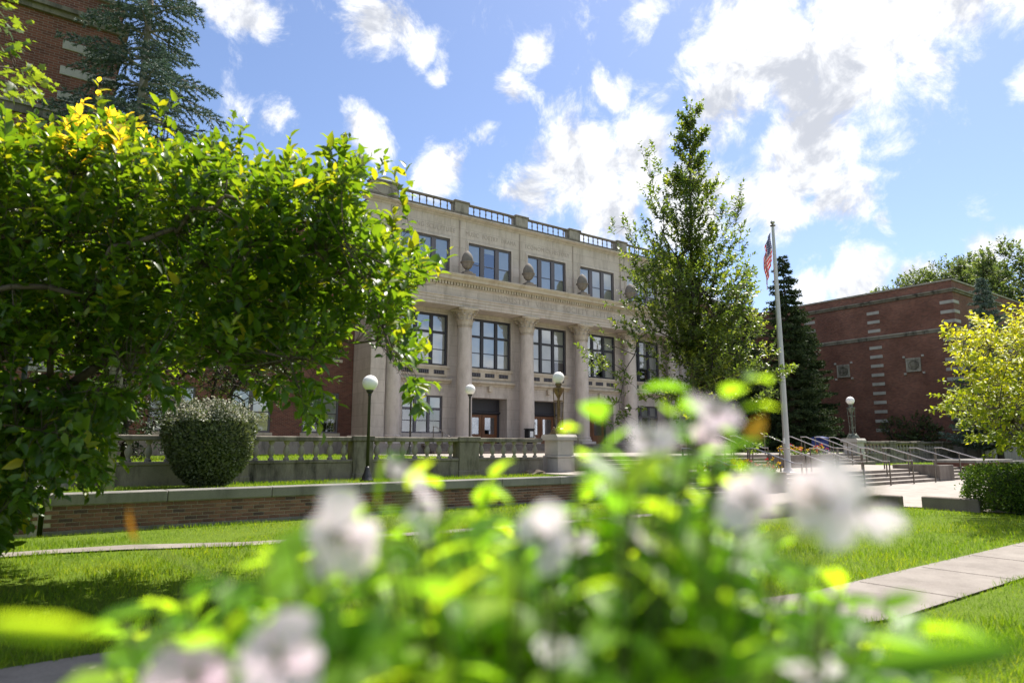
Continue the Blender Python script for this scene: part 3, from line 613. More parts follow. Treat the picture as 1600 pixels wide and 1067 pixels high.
# ------------------------------------------------------------------ the columned stone hall
def wall_open(x0, x1, z0, z1, y, holes, depth):
    mb = MB(); xs = sorted({x0, x1, *[h[0] for h in holes], *[h[1] for h in holes]}); zs = sorted({z0, z1, *[h[2] for h in holes], *[h[3] for h in holes]})
    for a, b in zip(xs, xs[1:]):
        for c, d in zip(zs, zs[1:]):
            if not any(h[0] <= a and b <= h[1] and h[2] <= c and d <= h[3] for h in holes): mb.add([(a, y, c), (b, y, c), (b, y, d), (a, y, d)], [(0, 1, 2, 3)])
    for (a, b, c, d) in holes:
        q = y + depth
        mb.add([(a, y, c), (a, y, d), (a, q, d), (a, q, c)], [(0, 1, 2, 3)]); mb.add([(b, y, c), (b, q, c), (b, q, d), (b, y, d)], [(0, 1, 2, 3)])
        mb.add([(a, y, d), (b, y, d), (b, q, d), (a, q, d)], [(0, 1, 2, 3)]); mb.add([(a, y, c), (a, q, c), (b, q, c), (b, y, c)], [(0, 1, 2, 3)])
    return mb
def window(par, a, b, c, d, y, cols, rows, blinds=None, mat='window_frame', fw=.09, mull=.13):
    """frame in the hole a..b x c..d, cols lights wide; rows = list of bar heights as fractions from the top (thick if negative)"""
    mb = MB(); y0, y1 = y + .045, y + .145
    mb.box(a, a + fw, y0, y1, c, d); mb.box(b - fw, b, y0, y1, c, d); mb.box(a + fw, b - fw, y0 + .001, y1, c, c + fw); mb.box(a + fw, b - fw, y0 + .001, y1, d - fw * 1.3, d)
    W = (b - a - 2 * fw - mull * (cols - 1)) / cols; cells = []
    for k in range(1, cols): x = a + fw + k * W + (k - 1) * mull; mb.box(x, x + mull, y0 - .02, y1, c + fw, d - fw * 1.3)
    zt, zb = d - fw * 1.3, c + fw; H = zt - zb; cuts = [zt]
    for r in rows:
        z = zt - abs(r) * H; t_ = .07 if r < 0 else .025; cuts += [z + t_, z - t_]
        for k in range(cols): x = a + fw + k * (W + mull); mb.box(x, x + W, y0 + (.0 if r < 0 else .03), y1 - .01, z - t_, z + t_)
    cuts.append(zb); w = part('window', mb, mat, par)
    for k in range(cols):
        x = a + fw + k * (W + mull)
        for i in range(0, len(cuts), 2):
            p = MB(); q = y0 + .05; p.add([(x, q, cuts[i + 1]), (x + W, q, cuts[i + 1]), (x + W, q, cuts[i]), (x, q, cuts[i])], [(0, 1, 2, 3)]); part('pane', p, 'glass', w)
        f = 1.0 if blinds is None else blinds[k % len(blinds)]
        if f > 0: p = MB(); p.box(x - .02, x + W + .02, y1 + .012, y1 + .027, zt - f * H, zt + .02); part('blind', p, 'blind', w)
    return w
HALL = thing('stone_hall', 'three-storey limestone hall with columned front, urns and roof balustrade', 'building', (28.1, 34.3, 1.05))
CX = [16.42 + 4.68 * k for k in range(6)]; BAYS = [(CX[k] + CX[k + 1]) / 2 for k in range(5)]; XL, XR = 15.0, 41.25; FY_ = 34.3
holes = []
for i, c in enumerate(BAYS):
    holes.append((c - 1.66, c + 1.66, 11.9, 14.05)); holes.append((c - 1.6, c + 1.6, 6.18, 9.27)); holes.append((c - 1.32, c + 1.32, 1.6 if 0 < i < 4 else 2.2, 4.38))
part('wall', wall_open(XL, XR, 1.0, 15.45, FY_, holes, .9), 'limestone', HALL)
mb = MB(); mb.box(XL - .002, XR, FY_ + .003, 52, 1.0, 15.4); mb.v = [v for v in mb.v]; mb.f = [f for f in mb.f if f != (0, 1, 5, 4)]; part('side_wall', mb, 'limestone', HALL)
mb = MB(); mb.box(XL + .4, XR - .4, 35.25, 35.3, 1.2, 15.2); part('room', mb, 'room_dark', HALL)
mb = MB(); mb.box(XL - .6, XR + .6, 32.05, FY_, .9, 1.6); part('portico_floor', mb, 'concrete', HALL)
BL3 = [[.45, .45, 1.0], [.52, .16, 1.0], [1, 1, 1], [1, 1, 1], [1, 1, 1]]; BL2 = [[1, 1, 1], [1, .96, 1], [1, 1, .74], [.9, .84, 1], [1, .7, 1]]
for i, c in enumerate(BAYS):
    window(HALL, c - 1.66, c + 1.66, 11.9, 14.05, FY_, 3, [.62], BL3[i], 'window_frame_grey', .09, .3)
    window(HALL, c - 1.6, c + 1.6, 6.18, 9.27, FY_, 3, [-.34, .70], BL2[i], 'window_frame', .10, .2)
    mb = MB()                                                     # moulded surrounds and panels
    for (a, b, z0, z1, e) in ((c - 1.66, c + 1.66, 11.9, 14.05, .17), (c - 1.6, c + 1.6, 6.18, 9.27, .10)):
        mb = MB()
        for s, dpt in ((e, .035), (e * .5, .07)):
            mb.box(a - s, a, FY_ - dpt, FY_ + .02, z0, z1 + s); mb.box(b, b + s, FY_ - dpt, FY_ + .02, z0, z1 + s); mb.box(a, b, FY_ - dpt, FY_ + .02, z1, z1 + s)
        part('window_surround', mb, 'limestone_plain', HALL)
    mb = MB(); mb.box(c - 1.75, c + 1.75, FY_ - .10, FY_ + .02, 6.02, 6.175); mb.box(c - 1.62, c + 1.62, FY_ - .05, FY_ + .02, 5.52, 6.02); part('sill', mb, 'limestone_trim', HALL)
    for dx in (-1.05, 0, 1.05):
        mb = MB(); mb.box(c + dx - .36, c + dx + .36, FY_ - .056, FY_ + .01, 5.66, 5.90)
        v = part('vent', mb, 'room_dark', HALL); mb = MB()
        for q in range(6): mb.box(c + dx - .33 + q * .122, c + dx - .27 + q * .122, FY_ - .064, FY_ - .055, 5.69, 5.87)
        part('grille', mb, 'window_frame_grey', v)
    mb = MB(); mb.prof([(FY_ + .02, 5.10), (FY_ - .06, 5.10), (FY_ - .10, 5.2), (FY_ - .26, 5.28), (FY_ - .26, 5.36), (FY_ - .20, 5.42), (FY_ + .02, 5.44)], c - 1.85, c + 1.85); mb.box(c - .12, c + .12, FY_ - .2, FY_, 4.78, 5.12); part('ledge', mb, 'limestone_trim', HALL)
    mb = MB(); mb.box(c - 1.6, c - 1.32, FY_ - .05, FY_ + .02, 1.6, 4.6); mb.box(c + 1.32, c + 1.6, FY_ - .05, FY_ + .02, 1.6, 4.6); mb.box(c - 1.32, c + 1.32, FY_ - .05, FY_ + .02, 4.38, 4.6); part('door_surround', mb, 'limestone', HALL)
    if 0 < i < 4:
        mb = MB(); y = FY_ + .78; mb.box(c - 1.32, c + 1.32, y, y + .1, 3.42, 3.62); mb.box(c - 1.32, c - 1.16, y, y + .1, 1.6, 4.38); mb.box(c + 1.16, c + 1.32, y, y + .1, 1.6, 4.38); mb.box(c - 1.16, c + 1.16, y + .04, y + .05, 3.62, 4.38)
        mb.prof([(y + .02, 3.44), (y - .16, 3.5), (y - .16, 3.56), (y + .02, 3.62)], c - 1.3, c + 1.3); fr = part('door_frame', mb, 'window_frame', HALL)
        for s in (-1, 1):
            a, b = (c - 1.15, c - .02) if s < 0 else (c + .02, c + 1.15); mb = MB()
            mb.box(a, a + .2, y + .02, y + .07, 1.6, 3.4); mb.box(b - .2, b, y + .02, y + .07, 1.6, 3.4); mb.box(a + .2, b - .2, y + .02, y + .07, 1.6, 2.2); mb.box(a + .2, b - .2, y + .02, y + .07, 3.22, 3.4)
            dr = part('door', mb, 'door_wood', HALL); mb = MB(); mb.box(a + .2, b - .2, y + .04, y + .05, 2.2, 3.22); part('pane', mb, 'glass', dr)
            mb = MB(); hx = b - .1 if s < 0 else a + .1; mb.tube([(hx, y + .02, 2.4), (hx, y - .05, 2.45), (hx, y - .05, 2.75), (hx, y + .02, 2.8)], .014, 6); part('handle', mb, 'bronze', dr)
    else: window(HALL, c - 1.32, c + 1.32, 2.2, 4.38, FY_, 3, [-.34, .68], [.34, .34, .3], 'window_frame_grey', .08, .16)
# end piers beside the outer columns
for x in (XL, XR - .8):
    mb = MB(); mb.bbox(x - .04, x + .84, 33.15, FY_ + .02, 1.0, 9.62, .02); part('corner_pier', mb, 'limestone', HALL)
    mb = MB(); mb.box(x - .08, x + .88, 33.11, 33.6, 8.9, 9.05); mb.box(x - .12, x + .92, 33.07, 33.6, 9.3, 9.58); mb.box(x - .10, x + .90, 33.08, 33.6, 1.6, 1.95); part('pier_moulding', mb, 'limestone_trim', HALL)
# columns
cap_bell = [(.43, 0), (.46, .03), (.43, .07), (.42, .10), (.43, .45), (.47, .75), (.56, .93), (.60, 1.0)]
def leaf_ring(mb, cx, cy, z, r, h, n, out, ph):
    for k in range(n):
        a = 2 * math.pi * (k + ph) / n; ca, sa = math.cos(a), math.sin(a); w = math.pi * r / n * .92
        for j, (dr, dz) in enumerate(((0, 0), (.015, h * .5), (.05, h * .82), (out, h), (out + .03, h * .88))):
            ww = w * (1 if j < 3 else .6); rr = r + dr + .012
            if j == 0: prev = None
            q = [(cx + rr * ca - ww * sa, cy + rr * sa + ww * ca, z + dz), (cx + (rr + .03) * ca, cy + (rr + .03) * sa, z + dz), (cx + rr * ca + ww * sa, cy + rr * sa - ww * ca, z + dz)]
            if prev: mb.add(prev + q, [(0, 3, 4, 1), (1, 4, 5, 2)])
            prev = q
def volute(mb, cx, cy, z, a, r0):
    ca, sa = math.cos(a), math.sin(a); pts = []
    for k in range(12): t_ = k / 11 * 3.6 * math.pi / 1.6; rr = .13 * (1 - k / 14); pts.append((cx + (r0 + rr * math.cos(t_)) * ca, cy + (r0 + rr * math.cos(t_)) * sa, z + rr * math.sin(t_)))
    mb.tube(pts, .045, 6)
proto = None
for cx in CX:
    t = bpy.data.objects.new('column', None); COL.objects.link(t); t.parent = HALL; t.matrix_parent_inverse = Matrix.Translation(-world_loc(HALL)); t.location = (cx, 33.5, 1.6); t.empty_display_size = .3
    if proto is None:
        mb = MB(); mb.box(-.62, .62, -.62, .62, 0, .16); mb.lathe([(.60, .16), (.62, .22), (.60, .28), (.52, .31), (.52, .35), (.56, .39), (.54, .44), (.49, .46)], seg=28); b_ = mb.mesh('base', False); b_.materials.append(MATS['limestone_plain'])
        zs = [.46, 1.9, 3.3, 4.65, 5.85, 6.84]; rr = lambda z: .475 - .055 * ((z - .46) / 6.4) ** 1.6; drums = []
        for a, b in zip(zs, zs[1:]):
            g = .008; mb = MB(); mb.lathe([(rr(a) - .008, a), (rr(a), a + g)] + [(rr(a + (b - a) * q), a + (b - a) * q) for q in (.33, .66)] + [(rr(b), b - g), (rr(b) - .008, b)], seg=32); me = mb.mesh('drum'); me.materials.append(MATS['limestone_plain']); drums.append(me)
        mb = MB(); mb.lathe([(r, 6.84 + z) for r, z in cap_bell], seg=24); leaf_ring(mb, 0, 0, 6.95, .42, .36, 10, .13, 0); leaf_ring(mb, 0, 0, 7.02, .43, .60, 10, .17, .5)
        for k in range(4): volute(mb, 0, 0, 7.70, math.pi / 4 + k * math.pi / 2, .62)
        ab = []
        for k in range(4):
            for q in (-.8, -.4, 0, .4, .8): a = k * math.pi / 2 + q * math.pi / 4 * .95; r = .60 + .24 * abs(q / .8) ** 2; ab.append((r * math.cos(a), r * math.sin(a)))
        n = len(ab); mb.add([(x, y, 7.84) for x, y in ab] + [(x * 1.04, y * 1.04, 7.97) for x, y in ab], [tuple(range(n))[::-1], tuple(range(n, 2 * n))] + [(i, (i + 1) % n, n + (i + 1) % n, n + i) for i in range(n)])
        c_ = mb.mesh('capital'); c_.materials.append(MATS['limestone_trim']); proto = 1
    for nm, me in [('base', b_), ('capital', c_)] + [('drum', d) for d in drums]:
        o = bpy.data.objects.new(nm, me); COL.objects.link(o); o.parent = t
        if nm == 'drum' and not me.get('s'): me['s'] = 1; me.polygons.foreach_set('use_smooth', [True] * len(me.polygons)); me.set_sharp_from_angle(angle=R(25))
# entablature
E0, E1 = XL - .15, XR + .15
mb = MB(); mb.prof([(FY_ - .02, 9.585), (32.98, 9.585), (32.98, 9.75), (32.94, 9.755), (32.94, 9.93), (32.90, 9.935), (32.90, 10.06), (32.84, 10.10), (32.84, 10.15), (32.97, 10.16), (32.97, 10.70), (32.90, 10.74), (32.90, 10.78), (FY_ - .02, 10.78)], E0, E1); part('architrave', mb, 'limestone', HALL)
mb = MB()
for k in range(int((E1 - E0) / .2)): x = E0 + .03 + k * .2; mb.box(x, x + .12, 32.79, 32.95, 10.785, 10.965)
part('dentils', mb, 'limestone_trim', HALL, kind='stuff')
mb = MB(); mb.prof([(FY_ - .02, 10.782), (32.92, 10.782), (32.92, 10.97), (32.80, 10.975), (32.76, 11.03), (32.52, 11.06), (32.50, 11.20), (32.44, 11.24), (32.36, 11.34), (32.36, 11.40), (FY_ - .02, 11.52)], E0 - .35, E1 + .35); part('cornice', mb, 'limestone_trim', HALL)
mb = MB(); mb.prof([(FY_ + .1, 15.40), (FY_ - .04, 15.40), (FY_ - .08, 15.46), (FY_ - .22, 15.55), (FY_ - .34, 15.60), (FY_ - .34, 15.68), (FY_ + .1, 15.70)], XL - .3, XR + .3); part('upper_cornice', mb, 'limestone', HALL)
mb = MB(); mb.prof([(FY_ + .5, 15.702), (FY_ - .37, 15.702), (FY_ - .37, 15.77), (FY_ - .31, 15.80), (FY_ + .5, 15.80)], XL - .32, XR + .32); part('parapet_base', mb, 'urn_stone', HALL)
par = bpy.data.objects.new('roof_balustrade', None); COL.objects.link(par); par.parent = HALL; par.matrix_parent_inverse = Matrix.Translation(-world_loc(HALL))
PY = FY_ - .18
ends = [(XL + .05, XL + 1.75)] + [(x - .5, x + .5) for x in CX[1:5]] + [(XR - 1.75, XR - .05)]
for (a, b) in ends:
    mb = MB(); big = b - a > 1.2; h = 16.52 if not big else 16.6; mb.bbox(a, b, PY - .16, PY + .4, 15.802, h - .1, .015); part('pier', mb, 'limestone_weathered', par); mb = MB(); mb.bbox(a - .06, b + .06, PY - .22, PY + .46, h - .1, h + .03, .02); part('pier_cap', mb, 'urn_stone', par)
rb = MB().lathe([(.06, 0), (.06, .05), (.03, .08), (.035, .18), (.055, .26), (.04, .36), (.028, .44), (.05, .49), (.06, .51), (.06, .57)], seg=10).mesh('baluster', True); rb.materials.append(MATS['urn_stone'])
for (a, b), (c, d) in zip(ends, ends[1:]):
    mb = MB(); mb.bbox(b, c, PY - .12, PY + .12, 16.36, 16.47, .02); part('rail', mb, 'urn_stone', par); n = 8; s = (c - b) / n
    for k in range(n + 1):
        o = bpy.data.objects.new('baluster', rb); COL.objects.link(o); o.parent = par; o.location = (b + s * k if 0 < k < n else (b + .04 if k == 0 else c - .04), PY, 15.802)
mb = MB(); mb.box(XL + .1, XR - .1, FY_ + .6, 52, 15.4, 15.6); part('roof', mb, 'roof_dark', HALL)
urn = MB().lathe([(.34, 0), (.34, .08), (.24, .12), (.12, .20), (.10, .27), (.20, .33), (.30, .45), (.35, .60), (.36, .66), (.43, .68), (.43, .74), (.35, .76), (.36, .88), (.32, 1.06), (.23, 1.24), (.12, 1.36), (.03, 1.42)], (0, 0, 0), 18).mesh('urn', True); urn.set_sharp_from_angle(angle=R(50)); urn.materials.append(MATS['urn_stone'])
for x in CX:
    mb = MB(); mb.box(x - .42, x + .42, 32.98, 33.8, 11.42, 11.74); part('urn_plinth', mb, 'urn_stone', HALL)
    o = bpy.data.objects.new('urn', urn); COL.objects.link(o); o.parent = HALL; o.matrix_parent_inverse = Matrix.Translation(-world_loc(HALL)); o.location = (x, 33.3, 11.74)
    mb = MB(); mb.tube([(x + .05, FY_ - .03, 11.5), (x + .05, FY_ - .03, 15.4)], .035, 6); part('downpipe', mb, 'letters', HALL)
def inscription(txt, xc, y, z, size, width):
    cu = bpy.data.curves.new('inscription', 'FONT'); cu.body = txt; cu.size = size; cu.extrude = .006; cu.align_x = 'CENTER'; cu.space_character = 1.15
    o = bpy.data.objects.new('inscription', cu); COL.objects.link(o); cu.materials.append(MATS['letters']); o.parent = HALL; o.matrix_parent_inverse = Matrix.Translation(-world_loc(HALL)); o.location = (xc, y, z); o.rotation_euler = (R(90), 0, 0)
    bpy.context.view_layer.update()
    sx = min(1, width / o.dimensions.x); me = bpy.data.meshes.new_from_object(o.evaluated_get(bpy.context.evaluated_depsgraph_get())); bpy.data.objects.remove(o); me.materials.clear()
    q = link('inscription', me, 'letters', HALL); q.location = (xc, y, z); q.rotation_euler = (R(90), 0, 0); q.scale.x = sx
inscription('PAINTING SCULPTURE', BAYS[0] + .1, FY_ - .008, 14.5, .42, 3.9); inscription('MUSIC  POETRY  DRAMA', BAYS[1] + .1, FY_ - .008, 14.5, .42, 3.9); inscription('ECONOMICS HISTORY', BAYS[2] + .1, FY_ - .008, 14.5, .42, 3.9)
inscription('INDUSTRY  VIRTUE  SOCIETY  LETTERS', 28.1, 32.962, 10.26, .52, 14.2)
# brick links on either side of the stone front
for (a, b, lab) in ((1.4, XL - .02, 'left'), (XR + .02, 54, 'right')):
    hs = []; cs = [13.2 - 3.65 * k for k in range(4)] if lab == 'left' else [43.2 + 3.65 * k for k in range(3)]
    for c in cs:
        for z0, z1 in ((2.15, 4.35), (6.2, 8.7), (10.3, 12.5)): hs.append((c - 1.0, c + 1.0, z0, z1))
    part('link_wall', wall_open(a, b, 1.9, 13.5, 35.5, hs, .35), 'brick_front', HALL)
    mb = MB(); mb.box(a, b, 35.4, 35.6, .9, 1.9); part('link_base', mb, 'limestone_weathered', HALL); mb = MB(); mb.box(a, b, 35.25, 36.2, 13.5, 13.95); part('link_cornice', mb, 'limestone_trim', HALL)
    mb = MB(); mb.box(a, b, 36.2, 36.3, 1, 13.9); mb.box(a, b, 36.3, 52, 13.7, 13.8); part('link_core', mb, 'room_dark', HALL)
    for (x0, x1, z0, z1) in hs:
        window(HALL, x0, x1, z0, z1, 35.5, 2, [.52], [random.choice([.8, .7, .55, .9]), random.choice([1, .6, .75])], 'window_frame_grey', .09, .2); mb = MB(); mb.box(x0 - .1, x1 + .1, 35.42, 35.55, z0 - .16, z0 - .002); part('sill', mb, 'limestone_trim', HALL)

# ------------------------------------------------------------------ brick wings
def wing(label, x0, x1, y0, y1, side_x, front_strips, side_strips, medal):
    t = thing('brick_building', label, 'building', ((x0 + x1) / 2, y0, 0)); H = 13.45
    mb = MB(); mb.add([(x0, y0, 1.3), (x1, y0, 1.3), (x1, y0, H), (x0, y0, H)], [(0, 1, 2, 3)]); part('front_wall', mb, 'brick_front', t); mb = MB(); mb.add([(x0, y1, 1.3), (x1, y1, 1.3), (x1, y1, H), (x0, y1, H)], [(3, 2, 1, 0)]); part('rear_wall', mb, 'brick_front', t)
    mb = MB(); mb.add([(x0, y0, 1.3), (x0, y1, 1.3), (x0, y1, H), (x0, y0, H)], [(3, 2, 1, 0)]); part('side_wall', mb, 'brick_side', t); mb = MB(); mb.add([(x1, y0, 1.3), (x1, y1, 1.3), (x1, y1, H), (x1, y0, H)], [(0, 1, 2, 3)]); part('side_wall', mb, 'brick_side', t)
    mb = MB(); mb.box(x0 + .1, x1 - .1, y0 + .1, y1 - .1, H - .3, H - .2); part('roof', mb, 'roof_dark', t)
    def band(name, z0, z1, o, mat):
        mb = MB(); mb.box(x0 - o, x1 + o, y0 - o, y0 + .05, z0, z1); mb.box(x0 - o, x0 + .05, y0 + .05, y1 + o, z0, z1); mb.box(x1 - .05, x1 + o, y0 + .05, y1 + o, z0, z1); part(name, mb, mat, t)
    band('plinth', -.05, 1.3, .12, 'limestone_weathered'); band('plinth_moulding', 1.3, 1.5, .08, 'limestone_weathered')
    band('string_course', 9.72, 9.93, .06, 'stone_mossy'); band('string_ledge', 9.93, 10.02, .11, 'limestone_weathered'); band('cornice', 12.58, 12.72, .10, 'stone_mossy'); band('cornice_ledge', 12.72, 12.84, .20, 'stone_mossy'); band('coping', H - .02, H + .10, .07, 'limestone_weathered')
    zs = [11.75, 11.03, 10.32] + [8.98 - .715 * k for k in range(10)]
    for z in zs:
        for xs in front_strips: mb = MB(); mb.bbox(xs[0], xs[1], y0 - .03, y0 + .1, z, z + .24, .01); part('quoin', mb, 'quoin_stone', t)
        for ys in side_strips: mb = MB(); mb.bbox(min(side_x - .03, side_x + .1), max(side_x - .03, side_x + .1), ys[0], ys[1], z, z + .24, .01); part('quoin', mb, 'quoin_stone', t)
    for (yc, zc) in medal:
        x = side_x; mb = MB(); mb.box(x - .05, x + .02, yc - .5, yc + .5, zc - .5, zc + .5)
        for q in (-1, 1):
            mb.box(x - .11, x - .04, yc - .52, yc + .52, zc + q * .46 - .06, zc + q * .46 + .06); mb.box(x - .105, x - .04, yc + q * .46 - .06, yc + q * .46 + .06, zc - .4, zc + .4)
        md = part('medallion', mb, 'limestone_weathered', t); mb = MB(); pts = []
        for rr_, dx in ((.38, .05), (.36, .13), (.30, .14), (.27, .08), (.12, .12), (.001, .13)):
            pts.append([(x - dx, yc + rr_ * math.cos(2 * math.pi * k / 20), zc + rr_ * math.sin(2 * math.pi * k / 20)) for k in range(20)])
        mb.add([p for r_ in pts for p in r_], [(i * 20 + k, i * 20 + (k + 1) % 20, (i + 1) * 20 + (k + 1) % 20, (i + 1) * 20 + k) for i in range(5) for k in range(20)]); part('roundel', mb, 'stone_mossy', md)
        for a in (-1, 1):
            for b in (-1, 1): mb = MB(); mb.bbox(x - .07, x + .02, yc + a * .66 - .09, yc + a * .66 + .09, zc + b * .64 - .08, zc + b * .64 + .08, .02); part('corner_stone', mb, 'quoin_stone', md)
    return t
wing('tall brick building with pale quoin stones rising behind the blue spruce', -24, 1.32, 20.0, 36, 1.32, [(.05, 1.345), (-5.3, -4.3), (-10.6, -9.6)], [], [])
wing('windowless brick building with two square stone medallions and quoin strips', 54, 78, 19.35, 37, 54, [(53.975, 54.95), (58.9, 59.9), (64, 65)], [(19.46, 20.25), (24.6, 25.55), (29.9, 30.85)], [(27.75, 7.5), (22.4, 7.5)])

# ------------------------------------------------------------------ vegetation
def sample_poly(poly, n, d0, d1):
    P = np.array(poly, float); lo, hi = P.min(0), P.max(0); out = []
    while len(out) < n:
        x = RNG.uniform(lo[0], hi[0], 4 * n); y = RNG.uniform(lo[1], hi[1], 4 * n); k = inside(poly, x, y)
        out += list(zip(x[k], y[k]))
    out = np.array(out[:n]); d = RNG.uniform(d0, d1, n); return out, np.array([at_depth(a, b, c) for (a, b), c in zip(out, d)])
def conifer(name, label, base, H, rad, zlow, mat, bark, whorls=26, per=6, nb=13, nn=20, nl=.06, wr=.2, trunk_r=.16, group=None, power=.85, droop=.25, tilt=.1):
    t = thing(name, label, 'conifer tree', base, group); b0 = np.array(base, float); tb = MB(); tb.tube([b0 + (0, 0, -.1), b0 + (0, 0, H * .5), b0 + (0, 0, H)], [trunk_r, trunk_r * .6, .015], 9); tr = part('trunk', tb, bark, t, True)
    bb = MB(); P = []; D = []
    for w in range(whorls):
        f = (w + .5) / whorls; z = zlow + (H - zlow) * f; L0 = rad * (1 - f) ** power + .12
        for k in range(per):
            a = 2 * math.pi * (k + RNG.uniform(-.35, .35)) / per + w * 1.7; L = L0 * RNG.uniform(.65, 1.12); ca, sa = math.cos(a), math.sin(a); zz = z + RNG.uniform(-.5, .5) * (H - zlow) / whorls
            pt = lambda q: b0 + np.array([ca * L * q, sa * L * q, zz + L * (tilt * q - droop * q * q + .12 * q ** 4)])
            bb.tube([pt(0), pt(.35), pt(.7), pt(1)], [.012 + .018 * L, .01 + .01 * L, .012, .005], 4)
            m_ = max(4, int(nb * L / rad + 3))
            for i in range(m_):
                q = .18 + .82 * (i + RNG.uniform(.2, .8)) / m_; p = pt(q); s = -1 if i % 2 else 1; bl = (.34 * L * (1.05 - q) + .14) * RNG.uniform(.7, 1.2)
                d = unit(np.array([ca * .8 - s * sa, sa * .8 + s * ca, -.22 + RNG.normal() * .15])); m2 = max(6, int(nn * bl / .4))
                r = RNG.uniform(0, 1, (m2, 1)); P.append(p + d * bl * r + np.array([0, 0, -.15 * bl]) * r * r); D.append(unit(d * .8 + rnd_unit(m2) * .9))
    part('branches', bb, bark, tr); P = np.concatenate(P); D = np.concatenate(D); n = len(P)
    part('needles', leaf_mesh('needles', T_NEEDLE, P, D, rnd_unit(n), RNG.uniform(.7, 1.25, n) * nl, wr, RNG.uniform(0, 1, n) ** 1.3), mat, t, kind='stuff'); return t

# blue spruce in front of the tall brick building
conifer('blue_spruce', 'tall blue spruce with pale trunk beside the tall brick building', (1.75, 17.9, .42), 17.5, 2.75, 5.2, 'needle_blue', 'bark_pale', 28, 6, 21, 78, .085, .30, .17, droop=.34)
conifer('blue_spruce', 'blue spruce growing behind the yellow tree at the medallion building corner', (51.3, 16.6, .42), 12.2, 3.2, 1.0, 'needle_blue', 'bark_brown', 26, 8, 14, 34, .17, .4, .2, droop=.15)
conifer('evergreen_tree', 'dark evergreen tree with thin ragged tip behind the flagpole', (43.2, 26.0, 1.05), 13.8, 3.0, .4, 'needle_green', 'bark_brown', 30, 8, 13, 32, .19, .42, .2, group='dark evergreens before the brick building', droop=.2, power=.7)
conifer('evergreen_tree', 'bushy dark evergreen tree behind the young oak', (41.0, 28.8, 1.05), 10.5, 3.4, .3, 'needle_green', 'bark_brown', 28, 8, 13, 32, .2, .45, .2, group='dark evergreens before the brick building', droop=.2, power=.55)
conifer('evergreen_tree', 'broad dark evergreen tree against the brick wall with quoin strips', (49.2, 28.6, 1.05), 10.8, 2.9, .3, 'needle_green', 'bark_brown', 26, 8, 13, 32, .2, .45, .2, group='dark evergreens before the brick building', droop=.2, power=.55)

# near tree whose branches come in from the left
poly = [(-380, 150), (-60, 215), (30, 245), (90, 235), (125, 205), (180, 225), (250, 265), (310, 250), (370, 285), (440, 292), (500, 305), (535, 285), (550, 310), (545, 350), (575, 385), (630, 420), (660, 438), (640, 468), (615, 480), (622, 530), (640, 565),
        (658, 600), (630, 600), (580, 545), (540, 510), (520, 540), (505, 580), (480, 600), (482, 645), (470, 645), (455, 590), (405, 595), (345, 575), (280, 590), (215, 605), (165, 640), (140, 650), (165, 725), (130, 735), (95, 715), (60, 755), (20, 795), (-60, 830), (-380, 800)]
pix, cen = sample_poly(poly, 8000, 5.7, 9.3)
kp = (np.sin(3.3 * cen[:, 0] + 1.3) * np.sin(3.0 * cen[:, 1] + .4) * np.sin(3.6 * cen[:, 2] + .8 * cen[:, 0]) < .26) | (pix[:, 0] < 20); pix, cen = pix[kp], cen[kp]
crotch = np.array([-.6, 9.7, 2.4]); dirs = unit(cen - crotch) * .55 + np.array([0, 0, .75]); low = pix[:, 1] > 585; dirs[low] = unit(cen[low] - crotch) * .5 + np.array([0, 0, -.45])
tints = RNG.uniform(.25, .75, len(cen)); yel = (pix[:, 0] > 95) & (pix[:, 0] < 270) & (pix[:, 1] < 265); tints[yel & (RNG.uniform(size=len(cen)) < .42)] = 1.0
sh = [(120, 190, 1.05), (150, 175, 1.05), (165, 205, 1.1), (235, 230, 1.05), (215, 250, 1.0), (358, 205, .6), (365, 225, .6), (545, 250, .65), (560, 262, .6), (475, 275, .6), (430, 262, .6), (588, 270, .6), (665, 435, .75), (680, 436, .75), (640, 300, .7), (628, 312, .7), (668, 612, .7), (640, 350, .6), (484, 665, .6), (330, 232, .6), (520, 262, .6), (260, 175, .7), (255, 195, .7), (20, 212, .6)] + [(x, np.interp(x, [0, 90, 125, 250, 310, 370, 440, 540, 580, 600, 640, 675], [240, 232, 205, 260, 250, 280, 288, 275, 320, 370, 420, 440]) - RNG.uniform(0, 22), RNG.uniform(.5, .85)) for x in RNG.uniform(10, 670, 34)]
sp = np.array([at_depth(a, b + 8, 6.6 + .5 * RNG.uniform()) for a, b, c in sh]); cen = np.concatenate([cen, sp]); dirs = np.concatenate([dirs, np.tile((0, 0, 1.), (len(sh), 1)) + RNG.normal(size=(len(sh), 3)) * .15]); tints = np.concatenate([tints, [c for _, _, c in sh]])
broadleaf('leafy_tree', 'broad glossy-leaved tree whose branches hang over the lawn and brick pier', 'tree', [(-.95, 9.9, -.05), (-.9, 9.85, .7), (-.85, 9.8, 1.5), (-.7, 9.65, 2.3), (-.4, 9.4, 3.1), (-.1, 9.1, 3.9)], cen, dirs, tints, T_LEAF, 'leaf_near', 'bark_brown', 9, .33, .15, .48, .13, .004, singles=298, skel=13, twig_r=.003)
# maple reaching in above it
pix, cen = sample_poly([(-500, -150), (-40, 0), (8, 40), (20, 80), (50, 120), (45, 150), (15, 160), (5, 190), (-60, 210), (-500, 260)], 260, 6.2, 8.5)
broadleaf('maple_tree', 'maple tree whose lobed leaves reach in before the tall brick building', 'tree', [(-4.2, 9.2, -.05), (-4.1, 9.1, 2.5), (-3.9, 9.0, 4.5), (-3.6, 8.9, 6.5)], cen, unit(cen - np.array([-4, 9, 4])) + np.array([0, 0, .2]), RNG.uniform(.2, .9, len(cen)), T_MAPLE, 'leaf_maple', 'bark_brown', 8, .3, .12, .9, .16, .008, skel=4, droop=.4)

